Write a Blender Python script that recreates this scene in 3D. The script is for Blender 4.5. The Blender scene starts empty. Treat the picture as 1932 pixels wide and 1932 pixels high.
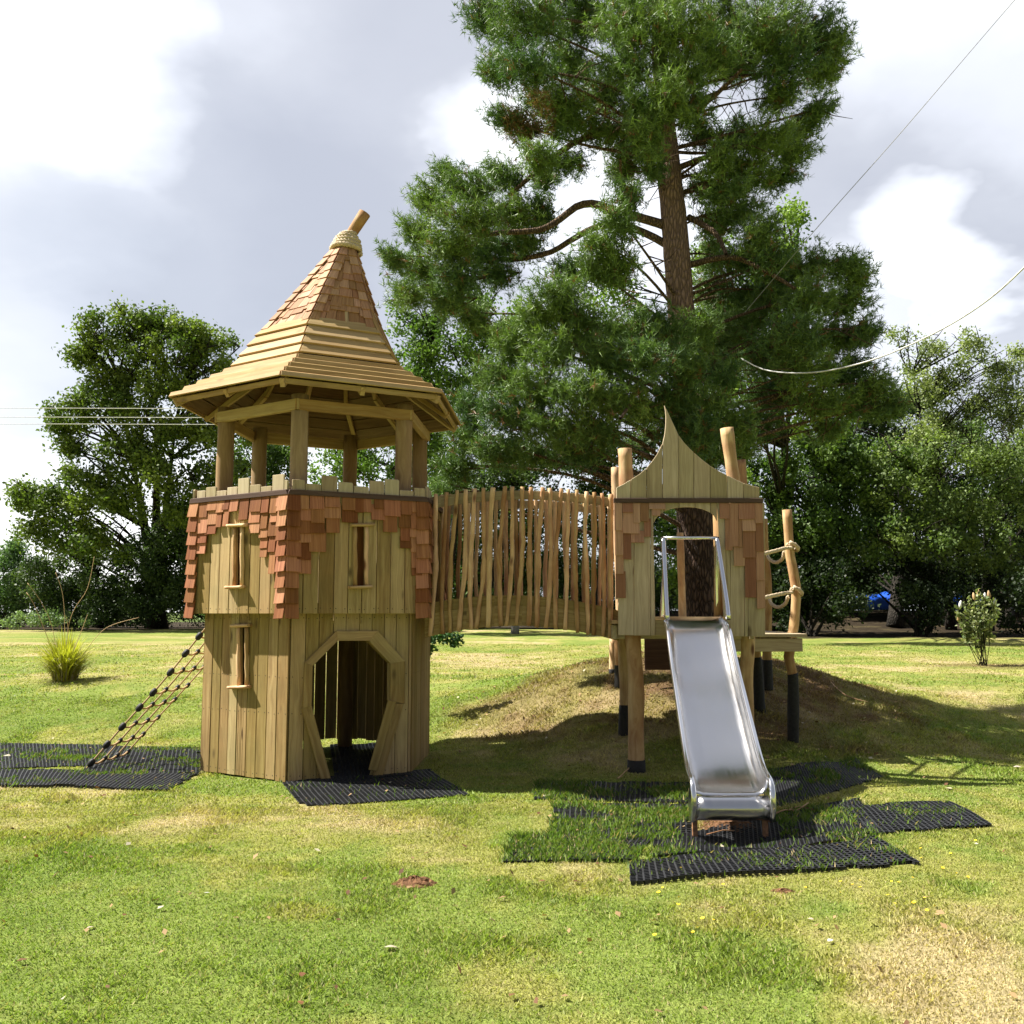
import bpy, math, random
import numpy as np
from mathutils import Vector, Matrix
random.seed(7); RNG = np.random.default_rng(7)
PI = math.pi
C = bpy.context.scene.collection

# ------------------------------------------------------------ camera model
CAMH = 1.6; F = 1773.0; PIT = math.radians(6.06)
cp, sp = math.cos(PIT), math.sin(PIT)
def ray(px, py):
    dx = (px-966)/F; dz = -(py-966)/F
    return Vector((dx, cp-dz*sp, sp+dz*cp))
def P(px, py, Y):
    d = ray(px, py); t = Y/d.y
    return Vector((d.x*t, Y, CAMH+d.z*t))
def onplane(px, py, p0, n):
    d = ray(px, py); o = Vector((0, 0, CAMH))
    t = (p0-o).dot(n)/d.dot(n)
    return o+d*t

# ------------------------------------------------------------ noise + terrain
def _h(ix, iy, s):
    n = (ix.astype(np.int64)*374761393+iy.astype(np.int64)*668265263+s*974634777) & 0xffffffff
    n = ((n ^ (n >> 13))*1274126177) & 0xffffffff
    return ((n ^ (n >> 16)) & 0xffff)/65535.0
def vn(x, y, s=0):
    x = np.asarray(x, float); y = np.asarray(y, float)
    ix, iy = np.floor(x), np.floor(y); fx, fy = x-ix, y-iy
    fx = fx*fx*(3-2*fx); fy = fy*fy*(3-2*fy)
    a = _h(ix, iy, s); b = _h(ix+1, iy, s); c = _h(ix, iy+1, s); d = _h(ix+1, iy+1, s)
    return (a*(1-fx)+b*fx)*(1-fy)+(c*(1-fx)+d*fx)*fy
def fbm(x, y, s=0, o=4):
    r = 0; a = .5; t = 0
    for k in range(o):
        r = r+a*vn(x*2**k+k*17.3, y*2**k+k*9.1, s+k); t += a; a *= .5
    return r/t
def sstep(a, b, x):
    t = np.clip((x-a)/(b-a), 0, 1); return t*t*(3-2*t)
MC = (2.5, 12.6)
def mound_r(x, y): return np.hypot(x-MC[0], (y-MC[1])*np.where(y < MC[1], 1.08, 1.0))
def H(x, y):
    x = np.asarray(x, float); y = np.asarray(y, float)
    z = sstep(11.0, 14.9, y+.04*np.minimum(x, 0))*.52+np.clip(y-14.8, 0, 24)/24*.38
    z = z+.74*np.exp(-(mound_r(x, y)/2.45)**2.8)
    z = z+(fbm(x*.35, y*.35, 5)-.5)*.10*sstep(11, 16, y)+(fbm(x*.8, y*.8, 9)-.5)*.05
    z = z+((fbm(x*1.3, y*1.3, 12)-.5)*.16+(fbm(x*4, y*4, 13)-.5)*.06)*sstep(4.2, 2.8, mound_r(x, y))
    z = z+.75*sstep(36.5, 41, y)*sstep(3, 7, x)
    z = z-.15*np.exp(-(((x-1.62)/.42)**2+((y-6.95)/.28)**2))*.5     # scuffed hollow under the slide end
    return z
def h(x, y): return float(H(x, y))
def G(px, py):
    d = ray(px, py); o = Vector((0, 0, CAMH)); t = 2.0
    for i in range(4000):
        p = o+d*t
        if p.z < h(p.x, p.y): break
        t += .02+t*.002
    return p

# ------------------------------------------------------------ object helpers
ORG = {}
def tag(o, label=None, cat=None, group=None, kind=None):
    if label: o['label'] = label
    if cat: o['category'] = cat
    if group: o['group'] = group
    if kind: o['kind'] = kind
    return o
def thing(name, label, cat, loc, group=None):
    o = bpy.data.objects.new(name, None); C.objects.link(o)
    o.location = loc; o.empty_display_size = .2
    ORG[o] = Vector(loc)
    return tag(o, label, cat, group)
def link(name, me, mat, parent, org):
    o = bpy.data.objects.new(name, me); C.objects.link(o)
    if mat: me.materials.append(mat)
    if parent is not None:
        o.parent = parent
    else:
        o.location = org
    ORG[o] = Vector(org)
    return o
class MB:
    def __init__(s): s.v = []; s.f = []; s.uv = []; s.t = []; s.sm = []
    def face(s, idx, uvs, tint, smooth=False):
        s.f.append(idx); s.uv.extend(uvs); s.t.append(tint); s.sm.append(smooth)
    def prism(s, poly, n, th, grain=None, tint=None):
        """poly: planar loop (any order), extruded along n by th"""
        poly = [Vector(p) for p in poly]; n = Vector(n).normalized()
        nn = Vector((0, 0, 0))
        for i in range(len(poly)):
            nn += (poly[i]-poly[0]).cross(poly[(i+1) % len(poly)]-poly[0])
        if nn.dot(n) < 0: poly.reverse()
        g = Vector(grain).normalized() if grain is not None else Vector((0, 0, 1))
        w = n.cross(g)
        if w.length < 1e-4: w = Vector((1, 0, 0))
        w.normalize()
        if tint is None: tint = random.random()
        ou, ov = random.uniform(0, 50), random.uniform(0, 50)
        b = len(s.v); k = len(poly)
        fr = [p+n*th for p in poly]
        s.v.extend(poly); s.v.extend(fr)
        U = lambda p, x=0: (p.dot(g)+ou, p.dot(w)+ov+x)
        s.face(tuple(range(b+k, b+2*k)), [U(p) for p in fr], tint)
        s.face(tuple(range(b+k-1, b-1, -1)), [U(p) for p in reversed(poly)], tint)
        for i in range(k):
            j = (i+1) % k
            s.face((b+i, b+j, b+k+j, b+k+i), [U(poly[i]), U(poly[j]), U(fr[j], th), U(fr[i], th)], tint)
    def screw(s, c, n, g, r=.0055):
        n = Vector(n).normalized(); g = Vector(g).normalized(); w = n.cross(g); b = len(s.v)
        s.v.extend([c+(g*math.cos(k*PI/3)+w*math.sin(k*PI/3))*r for k in range(6)])
        s.face(tuple(range(b, b+6)), [(0, 0)]*6, -1.0)
    def box(s, a, b_, w, t, up=(0, 0, 1), tint=None):
        """beam from a to b_, width w across, t along up-ish"""
        a, b_ = Vector(a), Vector(b_); d = (b_-a).normalized()
        up = Vector(up); x = d.cross(up).normalized(); u = x.cross(d).normalized()
        poly = [a-x*w/2-u*t/2, a+x*w/2-u*t/2, b_+x*w/2-u*t/2, b_-x*w/2-u*t/2]
        s.prism(poly, u, t, grain=d, tint=tint)
    def tube(s, pts, rad, seg=10, caps=True, tint=None, jit=0, smooth=True, end_tint=None, squash=1):
        pts = [Vector(p) for p in pts]
        if not isinstance(rad, (list, tuple)): rad = [rad]*len(pts)
        if tint is None: tint = random.random()
        ou, ov = random.uniform(0, 50), random.uniform(0, 50)
        n = len(pts); b = len(s.v); T0 = None; X = None; L = 0; Ls = []
        for i, p in enumerate(pts):
            T = (pts[min(i+1, n-1)]-pts[max(i-1, 0)]).normalized()
            if X is None:
                X = T.cross(Vector((0, 0, 1)) if abs(T.z) < .9 else Vector((0, 1, 0))).normalized()
            else: X = (X-T*X.dot(T)).normalized()
            Y = T.cross(X)
            if i: L += (p-pts[i-1]).length
            Ls.append(L)
            for k in range(seg):
                a = 2*PI*k/seg
                r = rad[i]*(1+(random.uniform(-jit, jit) if jit else 0))
                s.v.append(p+X*math.cos(a)*r+Y*math.sin(a)*r*squash)
        for i in range(n-1):
            for k in range(seg):
                k2 = (k+1) % seg
                va, vb = ov+k/seg*2*PI*rad[0], ov+(k+1)/seg*2*PI*rad[0]
                s.face((b+i*seg+k, b+i*seg+k2, b+(i+1)*seg+k2, b+(i+1)*seg+k),
                       [(ou+Ls[i], va), (ou+Ls[i], vb), (ou+Ls[i+1], vb), (ou+Ls[i+1], va)], tint, smooth)
        if caps:
            et = tint if end_tint is None else end_tint
            s.face(tuple(b+k for k in range(seg-1, -1, -1)), [(ou+.03*math.cos(k), ov+.03*math.sin(k)) for k in range(seg)], et)
            s.face(tuple(b+(n-1)*seg+k for k in range(seg)), [(ou+.03*math.cos(k), ov+.03*math.sin(k)) for k in range(seg)], et)
    def rope(s, pts, r, pitch=.12, step=.02, tint=None):
        """three-strand twisted rope along a smooth polyline"""
        pts = resample(pts, step); n = len(pts)
        if tint is None: tint = .5
        for st in range(3):
            path = []; X = None; L = 0
            for i, p in enumerate(pts):
                T = (pts[min(i+1, n-1)]-pts[max(i-1, 0)]).normalized()
                if X is None: X = T.cross(Vector((0, 0, 1)) if abs(T.z) < .9 else Vector((0, 1, 0))).normalized()
                else: X = (X-T*X.dot(T)).normalized()
                Y = T.cross(X)
                if i: L += (p-pts[i-1]).length
                a = 2*PI*(L/pitch+st/3)
                path.append(p+(X*math.cos(a)+Y*math.sin(a))*r*.5)
            s.tube(path, r*.58, seg=6, tint=tint)
    def build(s, name, mat, parent=None, org=None, bevel=0, smooth_angle=None):
        if org is None: org = ORG[parent] if parent is not None else Vector((0, 0, 0))
        org = Vector(org)
        me = bpy.data.meshes.new(name)
        me.from_pydata([tuple(v-org) for v in s.v], [], s.f)
        uv = me.uv_layers.new(name='UVMap')
        uv.data.foreach_set('uv', [c for p in s.uv for c in p])
        at = me.attributes.new('tint', 'FLOAT', 'FACE')
        at.data.foreach_set('value', s.t)
        me.polygons.foreach_set('use_smooth', s.sm)
        me.update()
        o = link(name, me, mat, parent, org)
        if bevel:
            m = o.modifiers.new('b', 'BEVEL'); m.width = bevel; m.segments = 1; m.limit_method = 'ANGLE'
            m.angle_limit = math.radians(50)
        return o
def resample(pts, step):
    pts = [Vector(p) for p in pts]
    # catmull-rom
    out = []
    n = len(pts)
    for i in range(n-1):
        p0, p1, p2, p3 = pts[max(i-1, 0)], pts[i], pts[i+1], pts[min(i+2, n-1)]
        k = max(1, int((p2-p1).length/step))
        for j in range(k):
            t = j/k
            out.append(.5*((2*p1)+(p2-p0)*t+(2*p0-5*p1+4*p2-p3)*t*t+(3*p1-p0-3*p2+p3)*t**3))
    out.append(pts[-1]); return out
def wob(pts, amp):
    return [Vector(p)+Vector((random.uniform(-amp, amp), random.uniform(-amp, amp), 0)) for p in pts]
def soup(name, verts, k, cols, mat, parent=None, org=(0, 0, 0), smooth=False):
    """verts: (n*k,3) array of n separate k-gons, cols: (n,3) per-face colour"""
    org = Vector(org); n = len(verts)//k
    me = bpy.data.meshes.new(name)
    v = (np.asarray(verts, np.float32)-np.array(org, np.float32)).reshape(-1)
    me.vertices.add(n*k); me.vertices.foreach_set('co', v)
    me.loops.add(n*k); me.loops.foreach_set('vertex_index', np.arange(n*k, dtype=np.int32))
    me.polygons.add(n); me.polygons.foreach_set('loop_start', np.arange(n, dtype=np.int32)*k)
    me.polygons.foreach_set('loop_total', np.full(n, k, np.int32))
    me.update(calc_edges=True)
    a = me.attributes.new('col', 'FLOAT_COLOR', 'FACE')
    c = np.ones((n, 4), np.float32); c[:, :3] = cols
    a.data.foreach_set('color', c.reshape(-1))
    return link(name, me, mat, parent, org)

# ------------------------------------------------------------ materials
def newmat(name):
    m = bpy.data.materials.new(name); m.use_nodes = True
    nt = m.node_tree; nt.nodes.clear()
    out = nt.nodes.new('ShaderNodeOutputMaterial')
    return m, nt, out
class N:
    """tiny node builder"""
    def __init__(s, nt): s.nt = nt
    def __call__(s, typ, ins=None, **kw):
        n = s.nt.nodes.new('ShaderNode'+typ)
        for k, v in kw.items(): setattr(n, k, v)
        for k, v in (ins or {}).items():
            sock = n.inputs[k]
            if isinstance(v, bpy.types.NodeSocket): s.nt.links.new(v, sock)
            else: sock.default_value = v
        return n
def L4(c): return (c[0], c[1], c[2], 1)
def ramp(N_, fac, stops):
    r = N_('ValToRGB', {'Fac': fac}); e = r.color_ramp.elements
    while len(e) < len(stops): e.new(.5)
    for q, (p, c) in zip(e, stops): q.position = p; q.color = L4(c)
    return r.outputs[0]
def mixc(N_, f, a, b, mode='MIX'):
    m = N_('Mix', data_type='RGBA', blend_type=mode)
    for sock, v in ((m.inputs[0], f), (m.inputs[6], a), (m.inputs[7], b)):
        if isinstance(v, bpy.types.NodeSocket): N_.nt.links.new(v, sock)
        else: sock.default_value = v if not isinstance(v, tuple) else L4(v)
    return m.outputs[2]
def wood(name, dark, mid, light, knot=(.09, .05, .02), vary=.35, gscale=34, knots=.5, rough=.75, hue2=None, bump=.25, stain=.35):
    m, nt, out = newmat(name); n = N(nt)
    uv = n('UVMap', uv_map='UVMap').outputs[0]
    tint = n('Attribute', attribute_name='tint').outputs['Fac']
    mp = n('Mapping', {'Vector': uv, 'Scale': (1.1, gscale, 1)}).outputs[0]
    warp = n('TexNoise', {'Vector': n('Mapping', {'Vector': uv, 'Scale': (2.2, 6, 1)}).outputs[0], 'Scale': 1.0, 'Detail': 2}).outputs['Color']
    wv = n('VectorMath', {0: mp, 1: n('VectorMath', {0: warp, 1: (1.6, 3.5, 0)}, operation='MULTIPLY').outputs[0]}, operation='ADD').outputs[0]
    g = n('TexNoise', {'Vector': wv, 'Scale': 1.0, 'Detail': 5, 'Roughness': .65}).outputs['Fac']
    col = ramp(n, g, [(.28, dark), (.5, mid), (.72, light)])
    # knots
    kv = n('TexVoronoi', {'Vector': n('Mapping', {'Vector': uv, 'Scale': (2.4, 5.5, 1)}).outputs[0], 'Scale': 1.0, 'Randomness': 1}, feature='F1')
    kf = n('MapRange', {'Value': kv.outputs['Distance'], 'From Min': .06, 'From Max': .20, 'To Min': min(1, knots*1.5), 'To Max': 0}, interpolation_type='SMOOTHSTEP').outputs[0]
    kf = n('Math', {0: kf, 1: n('Math', {0: n('SeparateColor', {0: kv.outputs['Color']}).outputs[0], 1: .52}, operation='GREATER_THAN').outputs[0]}, operation='MULTIPLY').outputs[0]
    col = mixc(n, kf, col, knot)
    ws = n('TexNoise', {'Vector': n('Mapping', {'Vector': uv, 'Scale': (1.3, 7, 1)}).outputs[0], 'Scale': 1.0, 'Detail': 4, 'Roughness': .6}).outputs['Fac']
    col = mixc(n, n('MapRange', {'Value': ws, 'From Min': .50, 'From Max': .72, 'To Max': .55*min(1, .3+stain)}).outputs[0], col, tuple(q*.62 for q in dark))
    # blotchy stain
    pos = n('NewGeometry').outputs['Position']
    st = n('TexNoise', {'Vector': pos, 'Scale': 3.1, 'Detail': 4}).outputs['Fac']
    sf = n('MapRange', {'Value': st, 'From Min': .42, 'From Max': .75, 'To Min': 0, 'To Max': stain}).outputs[0]
    col = mixc(n, sf, col, hue2 or dark)
    val = n('MapRange', {'Value': tint, 'To Min': 1-vary*.6, 'To Max': 1+vary*.5}).outputs[0]
    hs = n('HueSaturation', {'Color': col, 'Value': val, 'Saturation': n('MapRange', {'Value': n('Math', {0: tint, 1: 7.3}, operation='MULTIPLY').outputs[0], 'From Min': 0, 'From Max': 7.3, 'To Min': 1.08, 'To Max': .88}).outputs[0],
             'Hue': n('MapRange', {'Value': n('Math', {0: n('Math', {0: tint, 1: 13.7}, operation='MULTIPLY').outputs[0]}, operation='FRACT').outputs[0], 'To Min': .492, 'To Max': .508}).outputs[0]}).outputs[0]
    hs = mixc(n, n('Math', {0: tint, 1: -.5}, operation='LESS_THAN').outputs[0], hs, (.05, .045, .035))
    b = n('Bump', {'Height': g, 'Strength': bump, 'Distance': .004}).outputs[0]
    p = n('BsdfPrincipled', {'Base Color': hs, 'Roughness': rough, 'Normal': b, 'Specular IOR Level': .25})
    nt.links.new(p.outputs[0], out.inputs[0]); return m
def plain(name, col, rough=.7, metal=0, nscale=20, namp=.3, bump=.3, bdist=.01, spec=.4, stretch=(1, 1, 1)):
    m, nt, out = newmat(name); n = N(nt)
    pos = n('Mapping', {'Vector': n('NewGeometry').outputs['Position'], 'Scale': stretch}).outputs[0]
    t = n('TexNoise', {'Vector': pos, 'Scale': nscale, 'Detail': 5, 'Roughness': .6}).outputs['Fac']
    dark = tuple(c*(1-namp) for c in col); lite = tuple(min(1, c*(1+namp)) for c in col)
    c = ramp(n, t, [(.3, dark), (.7, lite)])
    b = n('Bump', {'Height': t, 'Strength': bump, 'Distance': bdist}).outputs[0]
    p = n('BsdfPrincipled', {'Base Color': c, 'Roughness': rough, 'Metallic': metal, 'Normal': b, 'Specular IOR Level': spec})
    nt.links.new(p.outputs[0], out.inputs[0]); return m
def leafmat(name, trans=.35, rough=.55, spec=.3):
    m, nt, out = newmat(name); n = N(nt)
    c = n('Attribute', attribute_name='col').outputs['Color']
    p = n('BsdfPrincipled', {'Base Color': c, 'Roughness': rough, 'Specular IOR Level': spec})
    tc = mixc(n, 1.0, c, (1.0, 1.15, .5), 'MULTIPLY')
    t = n('BsdfTranslucent', {'Color': tc})
    mx = n('MixShader', {0: trans, 1: p.outputs[0], 2: t.outputs[0]})
    nt.links.new(mx.outputs[0], out.inputs[0]); return m
def barkmat(name, dark, light, top=None, z0=3, z1=6, sc=9):
    m, nt, out = newmat(name); n = N(nt)
    pos = n('NewGeometry').outputs['Position']
    mp = n('Mapping', {'Vector': pos, 'Scale': (1, 1, .28)}).outputs[0]
    w = n('TexNoise', {'Vector': mp, 'Scale': 6, 'Detail': 4}).outputs['Color']
    mv = n('VectorMath', {0: mp, 1: n('VectorMath', {0: w, 'Scale': .09}, operation='SCALE').outputs[0]}, operation='ADD').outputs[0]
    v = n('TexVoronoi', {'Vector': mv, 'Scale': sc, 'Randomness': 1}, feature='DISTANCE_TO_EDGE').outputs['Distance']
    f = n('TexNoise', {'Vector': mp, 'Scale': 40, 'Detail': 4}).outputs['Fac']
    e = n('MapRange', {'Value': v, 'From Min': 0, 'From Max': .30}).outputs[0]
    hgt = n('Math', {0: e, 1: n('Math', {0: f, 1: .35}, operation='MULTIPLY').outputs[0]}, operation='ADD').outputs[0]
    c = ramp(n, hgt, [(.1, dark), (.95, light)])
    if top:
        z = n('SeparateXYZ', {0: pos}).outputs[2]
        zf = n('MapRange', {'Value': z, 'From Min': z0, 'From Max': z1}).outputs[0]
        c2 = ramp(n, hgt, [(.1, tuple(q*.45 for q in top)), (.95, top)])
        c = mixc(n, zf, c, c2)
    b = n('Bump', {'Height': hgt, 'Strength': .9, 'Distance': .03}).outputs[0]
    p = n('BsdfPrincipled', {'Base Color': c, 'Roughness': .9, 'Normal': b, 'Specular IOR Level': .15})
    nt.links.new(p.outputs[0], out.inputs[0]); return m
M = {}
M['pine_plank'] = wood('treated_plank', (.245, .150, .055), (.375, .252, .100), (.49, .36, .158), vary=.5, knots=.6, stain=.5, hue2=(.24, .19, .075))
M['grey_plank'] = wood('pale_treated_plank', (.29, .215, .125), (.41, .325, .20), (.51, .42, .275), vary=.3, knots=.6, stain=.45, hue2=(.33, .26, .16))
M['roof_board'] = wood('roof_board', (.29, .18, .070), (.41, .272, .118), (.51, .375, .18), vary=.25, knots=.3, stain=.3)
M['cedar'] = wood('cedar_shingle', (.20, .070, .026), (.32, .122, .046), (.43, .19, .08), knot=(.2, .06, .03), vary=.8, gscale=60, knots=.1, stain=.4, hue2=(.27, .10, .05))
M['cedar_roof'] = wood('roof_shingle', (.25, .12, .055), (.38, .20, .098), (.50, .29, .15), knot=(.2, .06, .03), vary=.5, gscale=60, knots=.1, stain=.4, hue2=(.30, .15, .09))
M['cedar_brown'] = wood('brown_cedar_shingle', (.27, .125, .07), (.36, .18, .105), (.44, .245, .15), knot=(.2, .06, .03), vary=.55, gscale=60, knots=.1, stain=.3, hue2=(.22, .1, .06))
M['pole'] = wood('peeled_pole', (.36, .19, .08), (.58, .37, .18), (.70, .50, .28), knot=(.13, .05, .02), vary=.6, gscale=22, knots=.8, stain=.8, hue2=(.30, .13, .045), bump=.7)
M['log'] = wood('peeled_log', (.26, .13, .05), (.47, .30, .14), (.60, .44, .24), knot=(.10, .035, .015), vary=.3, gscale=13, knots=.9, stain=1.0, hue2=(.24, .10, .04), bump=1.0)
M['post'] = wood('round_treated_post', (.22, .14, .065), (.32, .215, .105), (.42, .305, .16), vary=.25, gscale=18, knots=.4, stain=.35)
M['shade_soffit'] = wood('shade_brown_soffit', (.075, .038, .016), (.13, .07, .03), (.19, .11, .05), vary=.4, knots=.4, stain=.4)  # brown board tone deepened, roof underside shade put into the colour
M['trim'] = wood('dark_trim', (.055, .032, .024), (.085, .052, .04), (.12, .08, .06), vary=.1, knots=.1, stain=.2)
M['rope'] = plain('hemp_rope', (.50, .40, .27), .9, nscale=90, namp=.25)
M['net_rope'] = plain('net_rope', (.40, .27, .14), .8, nscale=90, namp=.25)
M['black'] = plain('black_rubber', (.018, .018, .02), .6, nscale=60, namp=.4, spec=.3)
M['sleeve'] = plain('bitumen_sleeve', (.016, .015, .015), .75, nscale=40, namp=.5)
M['mat'] = plain('rubber_mat', (.02, .021, .024), .55, nscale=30, namp=.5, spec=.35)
M['wire'] = plain('pale_wire', (.6, .6, .58), .6)
M['dwire'] = plain('dark_wire', (.25, .25, .26), .6)
M['limb'] = barkmat('pine_limb', (.05, .032, .022), (.22, .15, .10), sc=30); M['rust'] = plain('rusty_steel', (.24, .12, .06), .6, nscale=40, namp=.5); M['leaf'] = leafmat('leaf'); M['needle'] = leafmat('needle', .22, .5, .35); M['grass'] = leafmat('grass_blade', .38, .55, .25)
M['dry'] = leafmat('dry_leaf', .2, .7, .2)
M['barkp'] = barkmat('pine_bark', (.016, .011, .009), (.115, .075, .058), top=(.30, .195, .155), z0=2.6, z1=5.5, sc=24)
M['bark'] = barkmat('bark', (.009, .008, .006), (.036, .031, .025), sc=12)
M['soil'] = plain('soil', (.16, .085, .045), .95, nscale=28, namp=.55, bump=.9, bdist=.03, spec=.1)
M['tarp'] = plain('blue_tarpaulin', (.01, .07, .42), .45, nscale=3, namp=.25)
M['stone'] = plain('grey_stump', (.22, .2, .17), .9, nscale=14)
def steel():
    m, nt, out = newmat('stainless_steel'); n = N(nt)
    pos = n('NewGeometry').outputs['Position']
    mp = n('Mapping', {'Vector': pos, 'Scale': (14, .7, .7)}).outputs[0]
    s1 = n('TexNoise', {'Vector': mp, 'Scale': 6, 'Detail': 5}).outputs['Fac']
    s2 = n('TexNoise', {'Vector': pos, 'Scale': 2.5, 'Detail': 3}).outputs['Fac']
    r = n('MapRange', {'Value': n('Math', {0: s1, 1: s2}, operation='ADD').outputs[0], 'From Min': .7, 'From Max': 1.3, 'To Min': .17, 'To Max': .27}).outputs[0]
    dv = n('TexNoise', {'Vector': pos, 'Scale': 70, 'Detail': 2}).outputs['Fac']
    df = n('MapRange', {'Value': dv, 'From Min': .80, 'From Max': .84, 'To Min': 0, 'To Max': .25}).outputs[0]
    col = mixc(n, df, (.55, .55, .56), (.35, .3, .24))
    b = n('Bump', {'Height': s2, 'Strength': .015, 'Distance': .01}).outputs[0]
    p = n('BsdfPrincipled', {'Base Color': col, 'Roughness': r, 'Metallic': 1.0, 'Normal': b})
    nt.links.new(p.outputs[0], out.inputs[0]); return m
M['steel'] = steel()
m_, nt_, out_ = newmat('bright_tube'); n_ = N(nt_)
nt_.links.new(n_('BsdfPrincipled', {'Base Color': (.75, .75, .76, 1), 'Roughness': .16, 'Metallic': 1.0}).outputs[0], out_.inputs[0]); M['tube'] = m_
# ------------------------------------------------------------ PLAY TOWER
TC = Vector((-2.04, 10.25, 0))
ANG = [math.radians(206.7+60*k) for k in range(6)]
def hv(k, R, z, dx=0, dy=0):
    a = ANG[k % 6]; return Vector((TC.x+dx+R*math.cos(a), TC.y+dy+R*math.sin(a), z))
tower = thing('play_tower', 'hexagonal timber play tower with witch hat shingle roof and keyhole doorway', 'play tower', (TC.x, TC.y, 0))
UP = Vector((0, 0, 1))
class Face:
    def __init__(s, a, b):      # a left, b right seen from outside
        s.a = Vector((a.x, a.y, 0)); s.b = Vector((b.x, b.y, 0)); s.L = (s.b-s.a).length
        s.t = (s.b-s.a).normalized(); s.n = s.t.cross(UP).normalized()
    def p(s, u, z, off=0): return s.a+s.t*u+UP*z+s.n*off
    def px(s, x, y, off=0):     # picture measurement -> (u, z) on the real plane
        q = onplane(x, y, s.a+s.n*off, s.n); return ((q-s.a).dot(s.t), q.z)
def zr(poly, u):
    zs = []
    for i in range(len(poly)):
        (x0, y0), (x1, y1) = poly[i], poly[(i+1) % len(poly)]
        if (x0-u)*(x1-u) <= 0 and abs(x1-x0) > 1e-9:
            zs.append(y0+(y1-y0)*(u-x0)/(x1-x0))
    return (min(zs), max(zs)) if len(zs) >= 2 else None
def planks(mb, fc, z0, z1, widths, th, openings=(), gap=.007, off=0, jag=0, u0=0, u1=None, rnd=.02):
    u = u0; u1 = fc.L if u1 is None else u1; wi = 0
    while u < u1-.004:
        w = widths[wi % len(widths)] if not callable(widths) else widths()
        wi += 1
        e = min(u+w, u1)
        if u1-e < .025: e = u1
        g0, g1 = u+gap/2, e-gap/2
        o = off+random.uniform(-.0025, .0025); tt = random.random()
        cuts = sorted({g0, g1}|{x for op in openings for (x, _) in op if g0 < x < g1}|
                      {min(v[0] for v in op) for op in openings if g0 < min(v[0] for v in op) < g1})
        xs = []
        for a, b in zip(cuts, cuts[1:]): xs.append((a, b))
        zb = z0+random.uniform(-jag, jag)
        for zz in (z0+.045, z1-.06, z0+.62, z1-.62) if z1-z0 > 1.3 else (z0+.045, z1-.12):
            for uu in (g0+.022, g1-.022):
                r_o = zr_any(openings, uu)
                if g1-g0 > .07 and not (r_o and r_o[0]-.02 < zz < r_o[1]+.02):
                    mb.screw(fc.p(uu+random.uniform(-.004, .004), zz+random.uniform(-.008, .008), o+th+.0009), fc.n, UP)
        for a, b in xs:
            mid = zr_any(openings, (a+b)/2)
            if mid is None:
                mb.prism([fc.p(a, zb, o), fc.p(b, zb, o), fc.p(b, z1, o), fc.p(a, z1, o)], fc.n, th, UP, tt); continue
            ra, rb = zr_any(openings, a+1e-5), zr_any(openings, b-1e-5)
            ra = ra or mid; rb = rb or mid
            if ra[1] < z1: mb.prism([fc.p(a, ra[1], o), fc.p(b, rb[1], o), fc.p(b, z1, o), fc.p(a, z1, o)], fc.n, th, UP, tt)
            if max(ra[0], rb[0]) > zb+.005:
                mb.prism([fc.p(a, zb, o), fc.p(b, zb, o), fc.p(b, max(rb[0], zb+.001), o), fc.p(a, max(ra[0], zb+.001), o)], fc.n, th, UP, tt)
        u = e
def zr_any(ops, u):
    for op in ops:
        r = zr(op, u)
        if r and r[1]-r[0] > 1e-4: return r
    return None
def zoom2(x, y): return ((380+x*.38294)*.8519, (1060+y*.38302)*.8519)
RL = 1.22; RU = 1.375
LF = [Face(hv(k, RL, 0), hv(k+1, RL, 0)) for k in range(6)]
UF = [Face(hv(k, RU, 0), hv(k+1, RU, 0)) for k in range(6)]
f1 = LF[1]
inner = [f1.px(*zoom2(*q)) for q in [(918, 1770), (806, 1310), (812, 1085), (958, 937), (1135, 937), (1260, 1068), (1259, 1285), (1128, 1790)]]
outer = [f1.px(*zoom2(*q)) for q in [(862, 1745), (750, 1325), (763, 1062), (945, 880), (1185, 880), (1340, 1055), (1338, 1300), (1212, 1735)]]
inner = [(inner[0][0], -.3)]+inner[1:-1]+[(inner[-1][0]-.02, -.3)]
wd = lambda: random.choice([.125, .13, .135, .14])
DARKW = {}
lower_faces = []
sl = f1  # slit on face 0 lower
f0 = LF[0]
slitL = [f0.px(*zoom2(*q)) for q in [(412, 1200), (412, 852), (429, 852), (429, 1200)]]
for k in range(6):
    mb = MB(); ops = []
    if k == 1: ops = [inner]
    if k == 0: ops = [slitL]
    gp = .007 if k in (0, 1, 2) else .009
    z0 = .015 if k in (0, 1, 2) else .10
    planks(mb, LF[k], z0, 1.60, wd, .022, ops, gap=gp, jag=.008)
    o = mb.build('lower_wall', M['pine_plank'], tower, bevel=.003); lower_faces.append(o)
# corner cover strips on the visible corners
mb = MB()
for k in (0, 1, 2, 3):
    a, b = LF[(k-1) % 6], LF[k]
    q = hv(k, RL+.018, .02)
    mb.prism([b.p(0, .02, .0225), b.p(.045, .02, .0225), b.p(.045, 1.59, .0225), b.p(0, 1.59, .0225)], b.n, .006, UP)
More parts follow.
